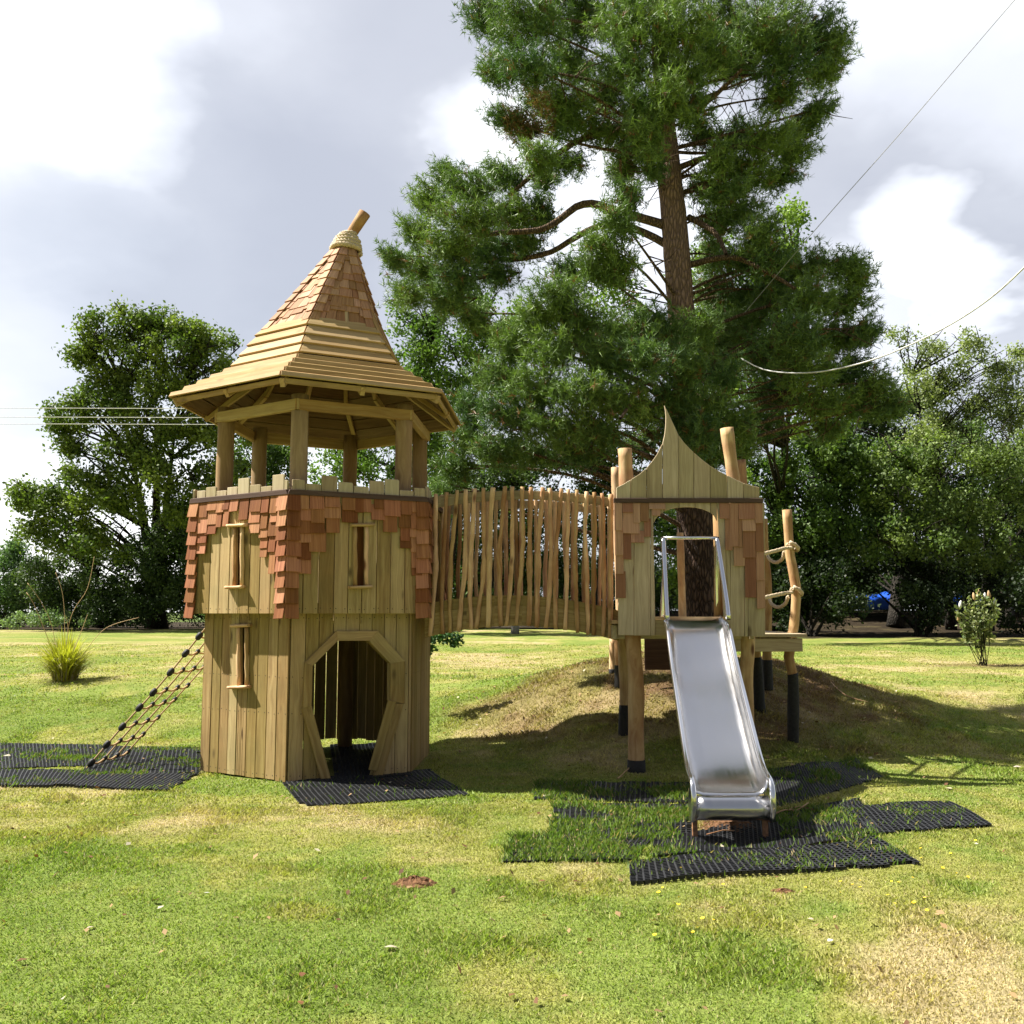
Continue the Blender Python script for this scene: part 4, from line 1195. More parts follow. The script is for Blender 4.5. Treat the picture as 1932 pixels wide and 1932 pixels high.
def broadleaf(name, label, base, lobes, cols, size, per_m2, seed, parent_group=None, trunk_r=.2, clump=.5, stems=1, cat='tree', branchy=True, spread=.55, shell=.5):
    r = np.random.default_rng(seed); rr = random.Random(seed)
    base = Vector(base); base.z = h(base.x, base.y)
    t = thing(name, label, cat, base, parent_group)
    Cn = []; Kc = []
    for c, rad in lobes:
        area = PI*rad[0]*rad[2]
        nl = int(area*per_m2*4.2); ncl = max(3, int(area*3.2/(clump*clump*4)))
        cc = ell_pts(r, ncl, c, rad, shell)
        idx = r.integers(0, ncl, nl)
        tint = r.random(ncl)
        off = r.normal(0, 1, (nl, 3))*clump*np.array((.42, .42, .38))
        Cn.append(cc[idx]+off); Kc.append(tint[idx])
    Cn = np.concatenate(Cn); Kc = np.concatenate(Kc)
    ok = Cn[:, 2] > H(Cn[:, 0], Cn[:, 1])+.05
    Cn, Kc = Cn[ok], Kc[ok]
    v = leaves(Cn, size*.62, r)
    c0, c1 = np.array(cols[0]), np.array(cols[1])
    k = np.clip(Kc*.7+.45*r.random(len(Kc))-.1, 0, 1)[:, None]
    col = (c0*(1-k)+c1*k)*(.8+.4*r.random((len(Kc), 1)))*np.array((1.9, 1.9, 1.7))*GAIN
    soup('crown', v, 4, col, M['leaf'], t, base)
    # trunk and limbs reaching the lobes
    mb = MB()
    cen = sum((Vector(c) for c, _ in lobes), Vector((0, 0, 0)))/len(lobes)
    roots = [base+Vector((rr.uniform(-.25, .25), rr.uniform(-.2, .2), -.1))*(1 if stems > 1 else .2) for _ in range(stems)]
    zs = sorted(lobes, key=lambda l: -l[0][2])
    stem_pts = []
    for i, rt in enumerate(roots):
        top = Vector(zs[min(i, len(zs)-1)][0]); L_ = []
        for j in range(9):
            f = j/8; q = rt.lerp(top, f)
            q += Vector((math.sin(f*3+i)*.25, math.cos(f*4+i)*.2, 0))*(top-rt).length*.06
            L_.append(q)
        rad = [trunk_r*(1.25 if j == 0 else 1-.82*j/8) for j in range(9)]
        rs_ = resample(L_[:7], .5); mb.tube(rs_, [trunk_r*(.06+1.05*(1-k/len(rs_))**1.25) for k in range(len(rs_))], seg=9, jit=.06)
        stem_pts.append(L_)
    if branchy:
        for c, rad in lobes:
            c = Vector(c); best = min(stem_pts, key=lambda s: min((q-c).length for q in s))
            q0 = None
            for q in best:
                if q.z < c.z-.25*(Vector((q.x, q.y, 0))-Vector((c.x, c.y, 0))).length or q0 is None: q0 = q
            if (q0-c).length < .4: continue
            for s in range(3):
                e = c+Vector((rr.uniform(-1, 1)*rad[0], rr.uniform(-1, 1)*rad[1], rr.uniform(-.2, .9)*rad[2]))*.75
                m1 = q0.lerp(e, .5)+Vector((rr.uniform(-.1, .1), rr.uniform(-.1, .1), rr.uniform(-.06, .12)))*(e-q0).length
                pts = resample([q0, m1, e], .4); k = len(pts)
                mb.tube(pts, [trunk_r*.2*(1-.85*i/k) for i in range(k)], seg=6, caps=False)
                for u in range(4):
                    a = pts[int(k*rr.uniform(.4, .95))]; b_ = a+Vector((rr.uniform(-1, 1), rr.uniform(-1, 1), rr.uniform(-.2, 1)))*rad[0]*.55
                    mb.tube([a, a.lerp(b_, .5)+Vector((0, 0, .05)), b_], [trunk_r*.09, trunk_r*.06, trunk_r*.02], seg=4, caps=False)
    mb.build('trunk', M['bark'], t)
    return t

# background trees --------------------------------------------------
G_ = 'trees along the far edge of the lawn'
oakc = ((.035, .062, .014), (.105, .135, .028))
LO = [(290, 610, 75, 45), (220, 640, 70, 50), (360, 650, 70, 50), (420, 670, 45, 50), (160, 660, 40, 40), (270, 690, 90, 50), (180, 730, 60, 50), (350, 730, 80, 50), (440, 730, 35, 50), (150, 780, 50, 35), (105, 800, 40, 30), (240, 790, 60, 40), (340, 810, 80, 45), (230, 850, 70, 40), (420, 810, 60, 50), (120, 850, 45, 25), (300, 880, 90, 40), (160, 900, 60, 35), (90, 930, 55, 35), (50, 935, 35, 25), (230, 940, 80, 40), (130, 970, 70, 35), (350, 950, 70, 50), (430, 900, 70, 60), (60, 1000, 40, 25), (180, 1020, 80, 40)]
broadleaf('oak_tree', 'tall open oak standing left of the tower against the pale sky', G(285, 1186), lobes_px(LO, 36), oakc, .21, 145, 11, None, .34, .55, stems=3, shell=.3)
broadleaf('hawthorn_bush', 'low dark rounded thorn bush below the tall oak left of the tower', G(190, 1184), lobes_px([(120, 1060, 80, 50), (210, 1080, 80, 60), (300, 1060, 70, 70), (340, 1110, 60, 60), (90, 1120, 70, 55), (190, 1140, 80, 40), (270, 1140, 80, 40), (330, 1010, 60, 50), (375, 1060, 50, 90)], 38), ((.012, .026, .010), (.05, .075, .028)), .17, 190, 12, None, .12, .5, stems=3, cat='bush')
broadleaf('willow_bush', 'grey green bush at the far left edge of the lawn', G(5, 1186), lobes_px([(0, 1080, 50, 60), (20, 1040, 30, 35), (30, 1120, 40, 40), (-30, 1130, 50, 50)], 39), ((.03, .06, .025), (.08, .13, .06)), .17, 170, 13, None, .1, .45, cat='bush')
broadleaf('bramble_bush', 'pale low shrub at the foot of the left hand hedge', G(85, 1182), lobes_px([(60, 1168, 30, 12), (100, 1165, 35, 14), (135, 1172, 28, 10), (20, 1176, 25, 7)], 36.2), ((.05, .085, .04), (.14, .19, .11)), .13, 260, 14, None, .03, .25, cat='bush', branchy=False)
broadleaf('field_maple', 'leafy maple seen through the tower pavilion posts', G(480, 1186), lobes_px([(480, 860, 70, 50), (540, 880, 50, 50), (500, 940, 80, 50), (420, 980, 60, 60), (560, 960, 60, 60), (500, 1040, 80, 70), (600, 1040, 70, 80), (560, 1120, 80, 60), (450, 1120, 80, 60)], 42), ((.022, .048, .014), (.07, .11, .03)), .2, 130, 15, G_, .22, .55)
ashc = ((.038, .075, .018), (.10, .155, .035))
broadleaf('ash_tree', 'bright open ash tree just right of the tower roof', G(830, 1186), lobes_px([(770, 600, 45, 35), (830, 580, 60, 40), (900, 560, 60, 40), (800, 650, 60, 40), (870, 640, 80, 50), (790, 700, 60, 35), (900, 700, 80, 40), (850, 740, 70, 35), (700, 820, 70, 40), (650, 860, 60, 30), (760, 800, 50, 40), (720, 880, 80, 40), (640, 900, 50, 30), (820, 830, 60, 50), (800, 900, 80, 50), (960, 620, 60, 50)], 34), ashc, .19, 125, 16, G_, .26, .5, stems=2)
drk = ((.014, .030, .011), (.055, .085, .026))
broadleaf('elm_tree', 'dark elm behind the left half of the footbridge', G(900, 1187), lobes_px([(860, 930, 60, 50), (920, 900, 60, 50), (980, 880, 70, 50), (880, 1000, 70, 60), (960, 980, 80, 60), (850, 1080, 70, 70), (930, 1080, 80, 70), (900, 1140, 90, 45), (1000, 1120, 80, 60), (1010, 1040, 70, 60)], 40), drk, .2, 135, 17, G_, .25, .55)
broadleaf('elm_tree', 'dark elm behind the right half of the footbridge', G(1110, 1187), lobes_px([(1060, 870, 70, 40), (1130, 860, 70, 45), (1190, 840, 60, 50), (1080, 960, 80, 60), (1160, 940, 80, 70), (1110, 1050, 80, 70), (1190, 1040, 70, 80), (1130, 1130, 100, 50), (1230, 1120, 80, 60), (1220, 960, 60, 60)], 41), drk, .2, 135, 18, G_, .25, .55)
syc = ((.016, .036, .010), (.075, .115, .028))
broadleaf('sycamore_tree', 'big sycamore behind the slide platform and its rope railing', G(1500, 1189), lobes_px([(1340, 960, 70, 60), (1420, 900, 80, 60), (1500, 860, 90, 60), (1580, 850, 90, 50), (1660, 880, 70, 50), (1450, 980, 80, 60), (1540, 950, 90, 60), (1620, 950, 80, 60), (1340, 1060, 80, 70), (1420, 1060, 70, 60), (1500, 1040, 80, 60), (1590, 1030, 80, 60), (1350, 1140, 90, 50), (1450, 1140, 90, 50), (1540, 1110, 90, 50), (1290, 1000, 60, 60)], 33), syc, .21, 130, 19, G_, .34, .55)
broadleaf('lime_tree', 'tall yellow green topped tree rising behind the pine on its right', G(1440, 1189), lobes_px([(1500, 400, 32, 26), (1470, 440, 50, 35), (1440, 500, 60, 50), (1330, 560, 60, 60), (1400, 580, 70, 60), (1480, 560, 60, 50), (1340, 480, 40, 50), (1430, 660, 80, 60), (1500, 660, 70, 60), (1330, 660, 70, 60), (1250, 640, 60, 60), (1150, 560, 60, 60), (1100, 620, 60, 50), (1400, 760, 90, 60), (1520, 760, 90, 60)], 27), ((.03, .07, .012), (.13, .19, .03)), .17, 130, 20, G_, .3, .45)
broadleaf('birch_tree', 'thin leaved birch with bare twigs at the right edge', G(1800, 1190), lobes_px([(1760, 660, 50, 30), (1830, 650, 45, 35), (1800, 700, 60, 40), (1890, 700, 50, 40), (1920, 670, 30, 25), (1740, 720, 50, 35), (1850, 760, 70, 40), (1780, 790, 70, 40), (1920, 780, 50, 50), (1700, 640, 30, 24), (1780, 740, 60, 40), (1840, 820, 80, 50), (1740, 840, 80, 50), (1930, 840, 60, 50), (1900, 740, 50, 40)], 35), ((.075, .10, .04), (.17, .20, .085)), 0.15, 120, 21, G_, .2, .4, stems=1, shell=.2)
broadleaf('alder_tree', 'broad green alder right of the dark trunks by the lawn edge', G(1850, 1190), lobes_px([(1700, 880, 60, 50), (1760, 860, 70, 50), (1840, 850, 70, 50), (1910, 870, 60, 60), (1720, 960, 70, 50), (1800, 940, 80, 50), (1890, 950, 70, 60), (1680, 1030, 70, 50), (1770, 1020, 80, 50), (1870, 1040, 80, 60), (1940, 1030, 50, 70), (1950, 930, 50, 60)], 32), ((.035, .06, .020), (.12, .155, .05)), .17, 110, 22, G_, .26, .5, stems=2, shell=.35)
broadleaf('beech_tree', 'dark full beech filling the gap between the sycamore and the alder', G(1690, 1185), lobes_px([(1620, 760, 60, 50), (1700, 740, 50, 40), (1760, 860, 70, 60), (1800, 960, 80, 60), (1600, 820, 70, 60), (1680, 800, 70, 60), (1640, 900, 90, 60), (1720, 920, 80, 70), (1600, 1000, 80, 70), (1680, 1010, 90, 70), (1760, 1030, 90, 70), (1640, 1080, 90, 60), (1740, 1090, 90, 50), (1560, 900, 60, 60)], 42), drk, .2, 110, 26, G_, .3, .6)
broadleaf('beech_tree', 'dark beech closing the view behind the alder at the right edge', G(1900, 1185), lobes_px([(1830, 900, 80, 60), (1900, 880, 80, 60), (1960, 900, 60, 70), (1850, 1000, 90, 70), (1930, 1010, 90, 80), (1850, 1080, 90, 60), (1940, 1090, 90, 60), (1790, 960, 60, 60)], 41), drk, .2, 90, 27, G_, .3, .6)
broadleaf('holly_bush', 'dark dense undergrowth bush right of the slide platform', G(1560, 1170), lobes_px([(1540, 1120, 70, 40), (1620, 1105, 60, 35), (1700, 1110, 70, 40), (1470, 1130, 60, 35)], 40), ((.010, .022, .008), (.035, .055, .018)), .17, 120, 23, None, .1, .5, cat='bush', stems=1, branchy=False)
broadleaf('holly_bush', 'dark dense bush under the alder behind the small flowering shrub', G(1850, 1170), lobes_px([(1780, 1105, 70, 40), (1860, 1110, 70, 40), (1940, 1120, 60, 50)], 40), ((.012, .026, .010), (.045, .07, .024)), .17, 120, 24, None, .1, .5, cat='bush', stems=1, branchy=False)
broadleaf('laurel_bush', 'dark glossy leaved bush just peeping out behind the tower below the bridge', (P(770, 1206, 12.6).x, 12.6, 0), lobes_px([(845, 1206, 18, 8), (865, 1204, 14, 9), (822, 1202, 20, 12), (790, 1215, 30, 22)], 12.6), ((.015, .04, .015), (.05, .10, .04)), .085, 1100, 25, None, .02, .10, cat='bush', branchy=False)

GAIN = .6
def hedge(name, label, x0, x1, y0, y1, Y, cols, seed):
    rr = random.Random(seed); L_ = []
    x = x0
    while x < x1:
        w_ = rr.uniform(38, 60); yt = y0+rr.uniform(-14, 18)
        L_.append((x+w_/2, (yt+y1)/2, w_*.85, (y1-yt)/2, Y+rr.uniform(-.6, .6))); L_.append((x+w_/2, yt+18, w_*.7, 24, Y+rr.uniform(-.3, .9)))
        x += w_
    broadleaf(name, label, P((x0+x1)/2, y1, Y), lobes_px(L_, Y), cols, .17, 120, seed, None, .08, .5, stems=4, cat='hedge', shell=.6, branchy=False)
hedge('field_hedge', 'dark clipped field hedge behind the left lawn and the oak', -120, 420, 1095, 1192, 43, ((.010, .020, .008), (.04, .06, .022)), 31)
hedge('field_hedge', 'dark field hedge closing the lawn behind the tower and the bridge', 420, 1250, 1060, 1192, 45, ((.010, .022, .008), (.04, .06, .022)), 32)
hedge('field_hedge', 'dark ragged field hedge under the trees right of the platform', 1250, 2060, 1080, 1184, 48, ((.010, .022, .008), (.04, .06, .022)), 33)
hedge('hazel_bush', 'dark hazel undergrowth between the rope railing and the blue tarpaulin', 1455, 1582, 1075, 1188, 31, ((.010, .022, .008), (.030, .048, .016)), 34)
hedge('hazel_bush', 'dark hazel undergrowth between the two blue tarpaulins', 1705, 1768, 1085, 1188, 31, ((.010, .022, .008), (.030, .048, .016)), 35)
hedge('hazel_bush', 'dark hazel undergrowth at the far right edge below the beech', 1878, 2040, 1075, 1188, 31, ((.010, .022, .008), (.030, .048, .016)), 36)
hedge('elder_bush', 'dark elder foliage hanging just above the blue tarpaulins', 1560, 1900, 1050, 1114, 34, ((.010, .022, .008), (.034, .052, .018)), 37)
# ------------------------------------------------------------ PINE
PY = 12.9
pine = thing('pine_tree', 'towering Scots pine with dark scaly trunk rising behind the slide platform', 'pine tree', (P(1318, 1150, PY).x, PY, h(2.5, PY)))
tp = [(1325, 1240, 36), (1320, 1150, 34), (1317, 1060, 36), (1313, 960, 36), (1305, 800, 31), (1290, 650, 27), (1283, 560, 25.5), (1277, 480, 24.5), (1270, 400, 24), (1260, 300, 22), (1252, 200, 17), (1244, 100, 13), (1240, 0, 11), (1238, -120, 9)]
tpts = [P(x, y, PY) for x, y, _ in tp]; tpts[0].z = h(tpts[0].x, PY)-.2
trad = [w*PY/F*1.02 for *_, w in tp]; trad[0] *= 1.35
mb = MB()
pp_ = resample(tpts, .18); rr_ = np.interp(np.linspace(0, len(trad)-1, len(pp_)), range(len(trad)), trad)
mb.tube(pp_, [float(q)*random.uniform(.97, 1.03) for q in rr_], seg=26, jit=.035)
trunk = mb.build('trunk', M['barkp'], pine)
def trunk_at(z):
    for a, b in zip(tpts, tpts[1:]):
        if a.z <= z <= b.z: return a.lerp(b, (z-a.z)/(b.z-a.z))
    return tpts[-1] if z > tpts[-1].z else tpts[1]
PL = [(1310, 190, 50, 30, -.9), (1330, 245, 40, 26, .5), (1260, 170, 50, 34, -1.3), (1215, 250, 45, 40, -1.0), (1350, 90, 60, 40, -.8), (1000, 180, 40, 22, .4), (1060, 300, 40, 20, .4), (1380, 355, 50, 26, -.3), (1560, 200, 30, 22, 0), (1520, 230, 40, 26, .3), (1690, 760, 30, 20, 0), (1380, 560, 50, 36, .8), (1340, 540, 36, 30, 1.0), # top mass (px, py, rx, ry, depth offset)
 (905, 30, 45, 55, .3), (980, 40, 80, 60, -.6), (1080, 30, 80, 60, .6), (1180, 30, 80, 60, -.8), (1280, 40, 80, 60, -1.2), (1370, 50, 80, 55, .3), (1460, 50, 80, 60, -.5), (1545, 60, 60, 60, .2), (1590, 70, 26, 35, 0), (1240, -50, 120, 50, 0), (1050, -60, 120, 50, 0), (1420, -60, 140, 50, 0),
 (925, 125, 45, 35, 0), (985, 120, 60, 35, -1), (1070, 120, 60, 45, .8), (1180, 110, 60, 50, -.9), (1300, 130, 60, 35, -1.0), (1400, 120, 70, 40, .6), (1490, 120, 70, 45, -.3), (1560, 130, 45, 40, .4),
 (1045, 180, 60, 35, -.5), (1130, 175, 60, 45, .4), (1210, 190, 55, 45, -1.0), (1480, 180, 50, 26, 0), (940, 215, 35, 18, 0), (985, 235, 50, 25, .3), (1050, 225, 45, 22, -.3), (1110, 240, 60, 35, .2), (1190, 260, 40, 60, .5), (1165, 310, 35, 50, .6), (1225, 300, 22, 30, -.5), (1400, 265, 60, 40, .5), (1460, 255, 55, 35, -.4), (1510, 275, 45, 32, .2), (1365, 290, 40, 35, -.5), (1420, 320, 60, 35, 0), (1480, 330, 50, 25, .4), (1340, 350, 50, 28, .8),
 # left arm
 (1010, 285, 45, 28, -.5), (830, 322, 28, 22, 0), (870, 345, 55, 32, -.8), (940, 330, 50, 30, .5), (800, 375, 50, 32, .3), (880, 400, 70, 36, -1.0), (950, 395, 60, 36, .3), (1010, 400, 40, 40, .6), (770, 430, 35, 28, 0), (830, 450, 65, 36, -.6), (910, 460, 70, 40, .6), (980, 455, 45, 40, .8), (730, 478, 28, 22, -.2), (780, 500, 50, 30, .4), (850, 515, 55, 34, -.5), (930, 515, 50, 26, .8), (760, 545, 40, 26, .3), (830, 555, 45, 28, -.3), (880, 590, 40, 24, .5), (1020, 330, 30, 26, .9),
 # hanging centre
 (1180, 360, 34, 28, -1.4), (1165, 405, 42, 34, -1.5), (1130, 450, 40, 34, -1.3), (1160, 490, 45, 30, -1.2), (1110, 500, 30, 30, -1.2), (1060, 500, 30, 22, -1), (1040, 545, 55, 38, -1.6), (1000, 590, 55, 36, -1.4), (1080, 590, 50, 34, -1.2), (960, 640, 55, 36, -1.2), (1030, 650, 60, 36, -1.6), (1110, 640, 45, 30, -.8),
 # low skirt
 (1180, 610, 55, 32, -1.5), (1240, 600, 60, 34, -1.2), (1310, 620, 60, 38, -.9), (1370, 640, 45, 45, .2), (1140, 665, 60, 34, -1.6), (1210, 670, 60, 36, -1.9), (1290, 680, 60, 36, -1.4), (1360, 700, 50, 38, -.6), (930, 700, 60, 34, -1.2), (1000, 720, 70, 38, -1.6), (1090, 725, 65, 38, -1.9), (1160, 740, 55, 34, -1.7), (880, 760, 50, 32, -.8), (950, 775, 70, 36, -1.5), (1040, 790, 70, 36, -1.7), (1120, 800, 60, 34, -1.4), (1200, 760, 50, 30, -1.2), (1260, 740, 50, 30, -1.2), (1330, 755, 60, 34, -1.0), (870, 815, 45, 26, -.5), (930, 835, 60, 28, -1.2), (1000, 845, 55, 26, -.8), (1080, 840, 55, 24, -1.1), (850, 875, 40, 25, -.5), (1390, 790, 55, 34, -.8), (1320, 805, 50, 28, -1.2), (1270, 800, 40, 28, -.9), (1350, 840, 50, 26, -.6), (1300, 870, 30, 30, .3), (1410, 840, 30, 26, 0), (830, 920, 30, 22, -.3),
 # right arm
 (1350, 420, 40, 34, .8), (1400, 400, 55, 36, .2), (1450, 430, 45, 36, -.4), (1350, 480, 40, 30, .9), (1410, 480, 60, 36, .3), (1470, 490, 50, 34, -.3), (1530, 500, 60, 34, .4), (1600, 495, 50, 24, 0), (1625, 520, 30, 24, .2), (1460, 550, 60, 38, .6), (1540, 560, 70, 40, -.2), (1610, 565, 50, 36, .4), (1420, 600, 60, 40, .4), (1500, 620, 70, 40, -.5), (1580, 630, 70, 36, .3), (1640, 620, 40, 28, 0), (1450, 670, 60, 38, .5), (1530, 690, 70, 38, -.4), (1610, 695, 60, 34, .3), (1670, 720, 40, 26, 0), (1470, 740, 60, 34, .6), (1560, 755, 60, 30, 0), (1630, 755, 45, 22, .2), (1450, 800, 45, 24, .5), (1570, 800, 35, 18, .4)]
def needles(centers, dirs, nn, ln, wd_, r):
    n = len(centers)
    c = np.repeat(centers, nn, 0); d = np.repeat(dirs, nn, 0)
    nd = unit(d*.75+r.normal(0, .62, (n*nn, 3)))
    c = c-d*(r.random((n*nn, 1))*.085)
    side = unit(np.cross(nd, r.normal(0, 1, (n*nn, 3))))*wd_/2
    L_ = ln*(.7+.5*r.random((n*nn, 1)))
    v = np.stack([c-side, c+side, c+nd*L_], 1)
    return v.reshape(-1, 3)
r = np.random.default_rng(99)
sprays = MB(); Cs = []; Ds = []; Ks = []; Dead = []
br = MB()
for (px, py, rx, ry, dy) in PL:
    Y = PY+dy*1.1; c = np.array(P(px, py, Y)); s = Y/F
    rad = np.array((rx*s, min(rx, ry*1.5)*s*1.0, ry*s))*1.07
    # each pad: a fan of twigs, each twig lined with shoots
    area = rad[0]*rad[2]*PI
    nt_w = int(14+area*135); pk_ = r.random()
    tr = trunk_at(c[2]-.25); base_pt = np.array(tr)
    away = c-base_pt; away[2] = 0; away = away/max(.3, np.linalg.norm(away))
    tips = ell_pts(r, nt_w, c, rad, .45)
    tips[:, 2] += .12*rad[2]
    ex = r.random(nt_w) < .22; tips[ex] = c+(tips[ex]-c)*(1.15+.45*r.random((ex.sum(), 1)))
    for tip_ in tips:
        d = unit((tip_-c)/rad*.6+away*.45+np.array((0, 0, .45))+r.normal(0, .25, 3))
        ns = 9
        pts = tip_-d*np.linspace(0, .30, ns)[:, None]+r.normal(0, .045, (ns, 3))
        Cs.append(pts); Ds.append(unit(d+r.normal(0, .38, (ns, 3)))); Ks.append(np.full(ns, pk_*.55+.45*r.random()))
        if r.random() < .08:
            q = Vector(tip_); a = Vector(c).lerp(Vector(tr), .15)
            br.tube([a.lerp(q, 0), a.lerp(q, .5)+Vector((0, 0, -.05)), q-Vector(d)*.1], [.012, .008, .004], seg=4, caps=False)
    # limb from trunk to pad
    c_ = Vector(c); st = trunk_at(max(tpts[2].z, c_.z-.22*(c_-Vector(tr)).length-.15)); L_ = (c_-st).length
    if L_ > .35 and (random.random() < .62 or py > 560) and not (px < 1110 and 270 < py < 570):
        m1 = st.lerp(c_, .45)+Vector((random.uniform(-.08, .08), random.uniform(-.08, .08), random.uniform(-.06, .10)))*L_
        pts = resample([st, m1, c_], .2); k = len(pts); r0 = min(.05, .010+.008*L_)
        br.tube(pts, [r0*(1-.75*i/k) for i in range(k)], seg=7, caps=False)
        for u in range(9):
            a = pts[int(k*random.uniform(.35, .9))]; e = a+Vector((random.uniform(-1, 1), random.uniform(-1, 1), random.uniform(-.7, .5)))*random.uniform(.25, .7)
            br.tube([a, a.lerp(e, .5)+Vector((random.uniform(-.06, .06), 0, random.uniform(-.06, .06))), e], [.010, .007, .003], seg=4, caps=False)
# main visible limbs traced on the left arm
for L_, dY, r0 in [([(1262, 300), (1180, 245), (1100, 262), (1040, 300), (960, 370)], .2, .07), ([(1270, 430), (1170, 400), (1100, 385), (1030, 430), (940, 440), (860, 450)], -.2, .07), ([(1275, 470), (1190, 430), (1120, 430), (1040, 475), (960, 490), (860, 480)], .5, .06),
                   ([(1300, 500), (1380, 485), (1440, 510), (1500, 545)], -.3, .05), ([(1300, 410), (1350, 440), (1370, 480)], -.4, .05), ([(1285, 215), (1325, 200), (1350, 180), (1400, 130)], -.2, .045), ([(1275, 320), (1320, 300), (1370, 290)], -.3, .05), ([(1170, 400), (1172, 350), (1170, 300)], -.6, .03), ([(1250, 740), (1210, 720), (1190, 760), (1170, 790)], -1.2, .04)]:
    pts = [P(x, y, PY+dY*i/(len(L_)-1)*2) for i, (x, y) in enumerate(L_)]
    pts = resample(pts, .12); k = len(pts)
    br.tube(wob(pts, .008), [r0*(1-.6*i/k) for i in range(k)], seg=9, caps=False)
br.build('branch', M['limb'], pine)
Cs = np.concatenate(Cs); Ds = np.concatenate(Ds); Ks = np.concatenate(Ks)
NN = 9
v = needles(Cs, Ds, NN, .098, .0115, r)
k = np.repeat(Ks, NN)[:, None]; rnd = r.random((len(k), 1))
col = (np.array((.040, .088, .034))*(1-k)+np.array((.140, .205, .045))*k)*(.65+.75*rnd)*1.3
old = np.repeat(r.random(len(Cs)) < .035, NN); col[old] = np.array((.20, .11, .045))*(.6+.6*rnd[old])
# a browned patch on the left
bp = np.array(P(1000, 245, PY)); dd = np.linalg.norm((np.repeat(Cs, NN, 0)-bp)*np.array((1, .4, 1)), axis=1)
m_b = (dd < .42) & (r.random(len(dd)) < .6); col[m_b] = np.array((.24, .14, .07))*(.6+.6*rnd[m_b])
soup('crown', v, 3, col, M['needle'], pine, ORG[pine])
print('pine tufts', len(Cs), 'tris', len(v)//3)

# ------------------------------------------------------------ SMALL PLANTS AND THINGS
def blade_plant(name, label, cat, base, nb, L0, L1, spread, wd0, cols, seed, parent_tag=None, droop=1.0, segs=5):
    r = np.random.default_rng(seed); V = []; K = []
    base = np.array(base)
    for i in range(nb):
        a = r.random()*2*PI; L = L0+(L1-L0)*r.random(); out_ = spread*(.15+r.random())
        q0 = base+np.array((math.cos(a), math.sin(a), 0))*r.random()*spread*.28
        sd = np.array((-math.sin(a), math.cos(a), 0))*wd0/2; prev = q0
        for s in range(segs):
            f0, f1 = s/segs, (s+1)/segs
            def pt(f): return q0+np.array((math.cos(a)*out_*f**1.5, math.sin(a)*out_*f**1.5, L*f*(1-droop*.42*f*f*(out_/spread))))
            w0, w1 = 1-f0**2, 1-f1**2
            p0, p1 = pt(f0), pt(f1)
            V += [p0-sd*w0, p0+sd*w0, p1+sd*w1, p1-sd*w1]; K.append(r.random()*.3+.7*((i*.618) % 1))
    K = np.array(K)[:, None]
    col = np.array(cols[0])*(1-K)+np.array(cols[1])*K
    return np.array(V), col
cb = G(122, 1284)
clump = thing('ornamental_grass', 'clump of tall yellow green ornamental grass on the lawn left of the net', 'grass clump', cb)
V, col = blade_plant('', '', '', cb, 620, .42, .98, .62, .019, ((.22, .24, .03), (.55, .52, .06)), 3)
V2, col2 = blade_plant('', '', '', cb, 130, .4, .75, .72, .016, ((.34, .29, .14), (.42, .38, .22)), 4, droop=1.6)
V3, col3 = blade_plant('', '', '', cb, 90, .1, .3, .48, .02, ((.10, .05, .02), (.2, .1, .03)), 5, droop=1.6)
soup('foliage', np.concatenate([V, V2, V3]), 4, np.concatenate([col, col2, col3]), M['grass'], clump, cb)
mb = MB()
for pts in ([(118, 1270), (122, 1180), (118, 1120), (105, 1080)], [(122, 1270), (128, 1190), (140, 1150), (165, 1110), (178, 1050)], [(130, 1270), (160, 1230), (200, 1185), (262, 1165)], [(110, 1270), (100, 1190), (80, 1140), (52, 1100)], [(125, 1270), (130, 1200), (124, 1160)], [(120, 1270), (150, 1200), (165, 1160)], [(112, 1275), (92, 1210), (64, 1140), (50, 1118)]):
    mb.tube(resample([P(x, y, cb.y) for x, y in pts], .08), .0045, seg=4)
mb.build('flower_stem', M['net_rope'], clump)
# flowering shrub on the right
bb = Vector(BUD); 
bud = thing('buddleia_shrub', 'small thin stemmed buddleia with pale flower spikes on the right lawn', 'shrub', bb)
r = np.random.default_rng(5); mb = MB(); LV = []
for (tx, ty) in [(1812, 1160), (1822, 1142), (1830, 1130), (1845, 1118), (1860, 1125), (1876, 1140), (1868, 1160), (1838, 1170), (1850, 1150), (1820, 1178), (1860, 1178), (1808, 1150), (1882, 1152), (1840, 1140), (1854, 1134)]:
    a = bb+Vector((random.uniform(-.1, .12), random.uniform(-.05, .05), -.03)); e = P(tx, ty, BUD.y+random.uniform(-.2, .2))
    pts = resample([a, a.lerp(e, .5)+Vector((random.uniform(-.10, .04), 0, 0)), e], .05)
    mb.tube(pts, .007, seg=5)
    q = np.array([tuple(p) for p in pts[int(len(pts)*.5):]])
    LV.append(q[r.integers(0, len(q), 85)]+r.normal(0, .036, (85, 3)))
Cn = np.concatenate(LV)
v = leaves(Cn, .07, r); kk = r.random((len(Cn), 1))
soup('leaves', v, 4, np.array((.10, .15, .05))*(1-kk)+np.array((.32, .34, .17))*kk, M['leaf'], bud, bb)
mb.build('stem', M['bark'], bud)
for (tx, ty, w) in [(1812, 1141, 0), (1846, 1120, 1), (1858, 1126, 0), (1877, 1137, 0), (1838, 1126, 1), (1866, 1122, 1), (1808, 1165, 1)]:
    mb = MB(); e = P(tx, ty, BUD.y); d = Vector((random.uniform(-.04, .04), 0, .14))
    mb.tube([e-d*.5, e-d*.2, e+d*.2, e+d*.6], [.012, .032, .03, .008], seg=8, jit=.2, tint=.5)
    mb.build('flower_spike', M['wire'] if not w else M['net_rope'], bud)
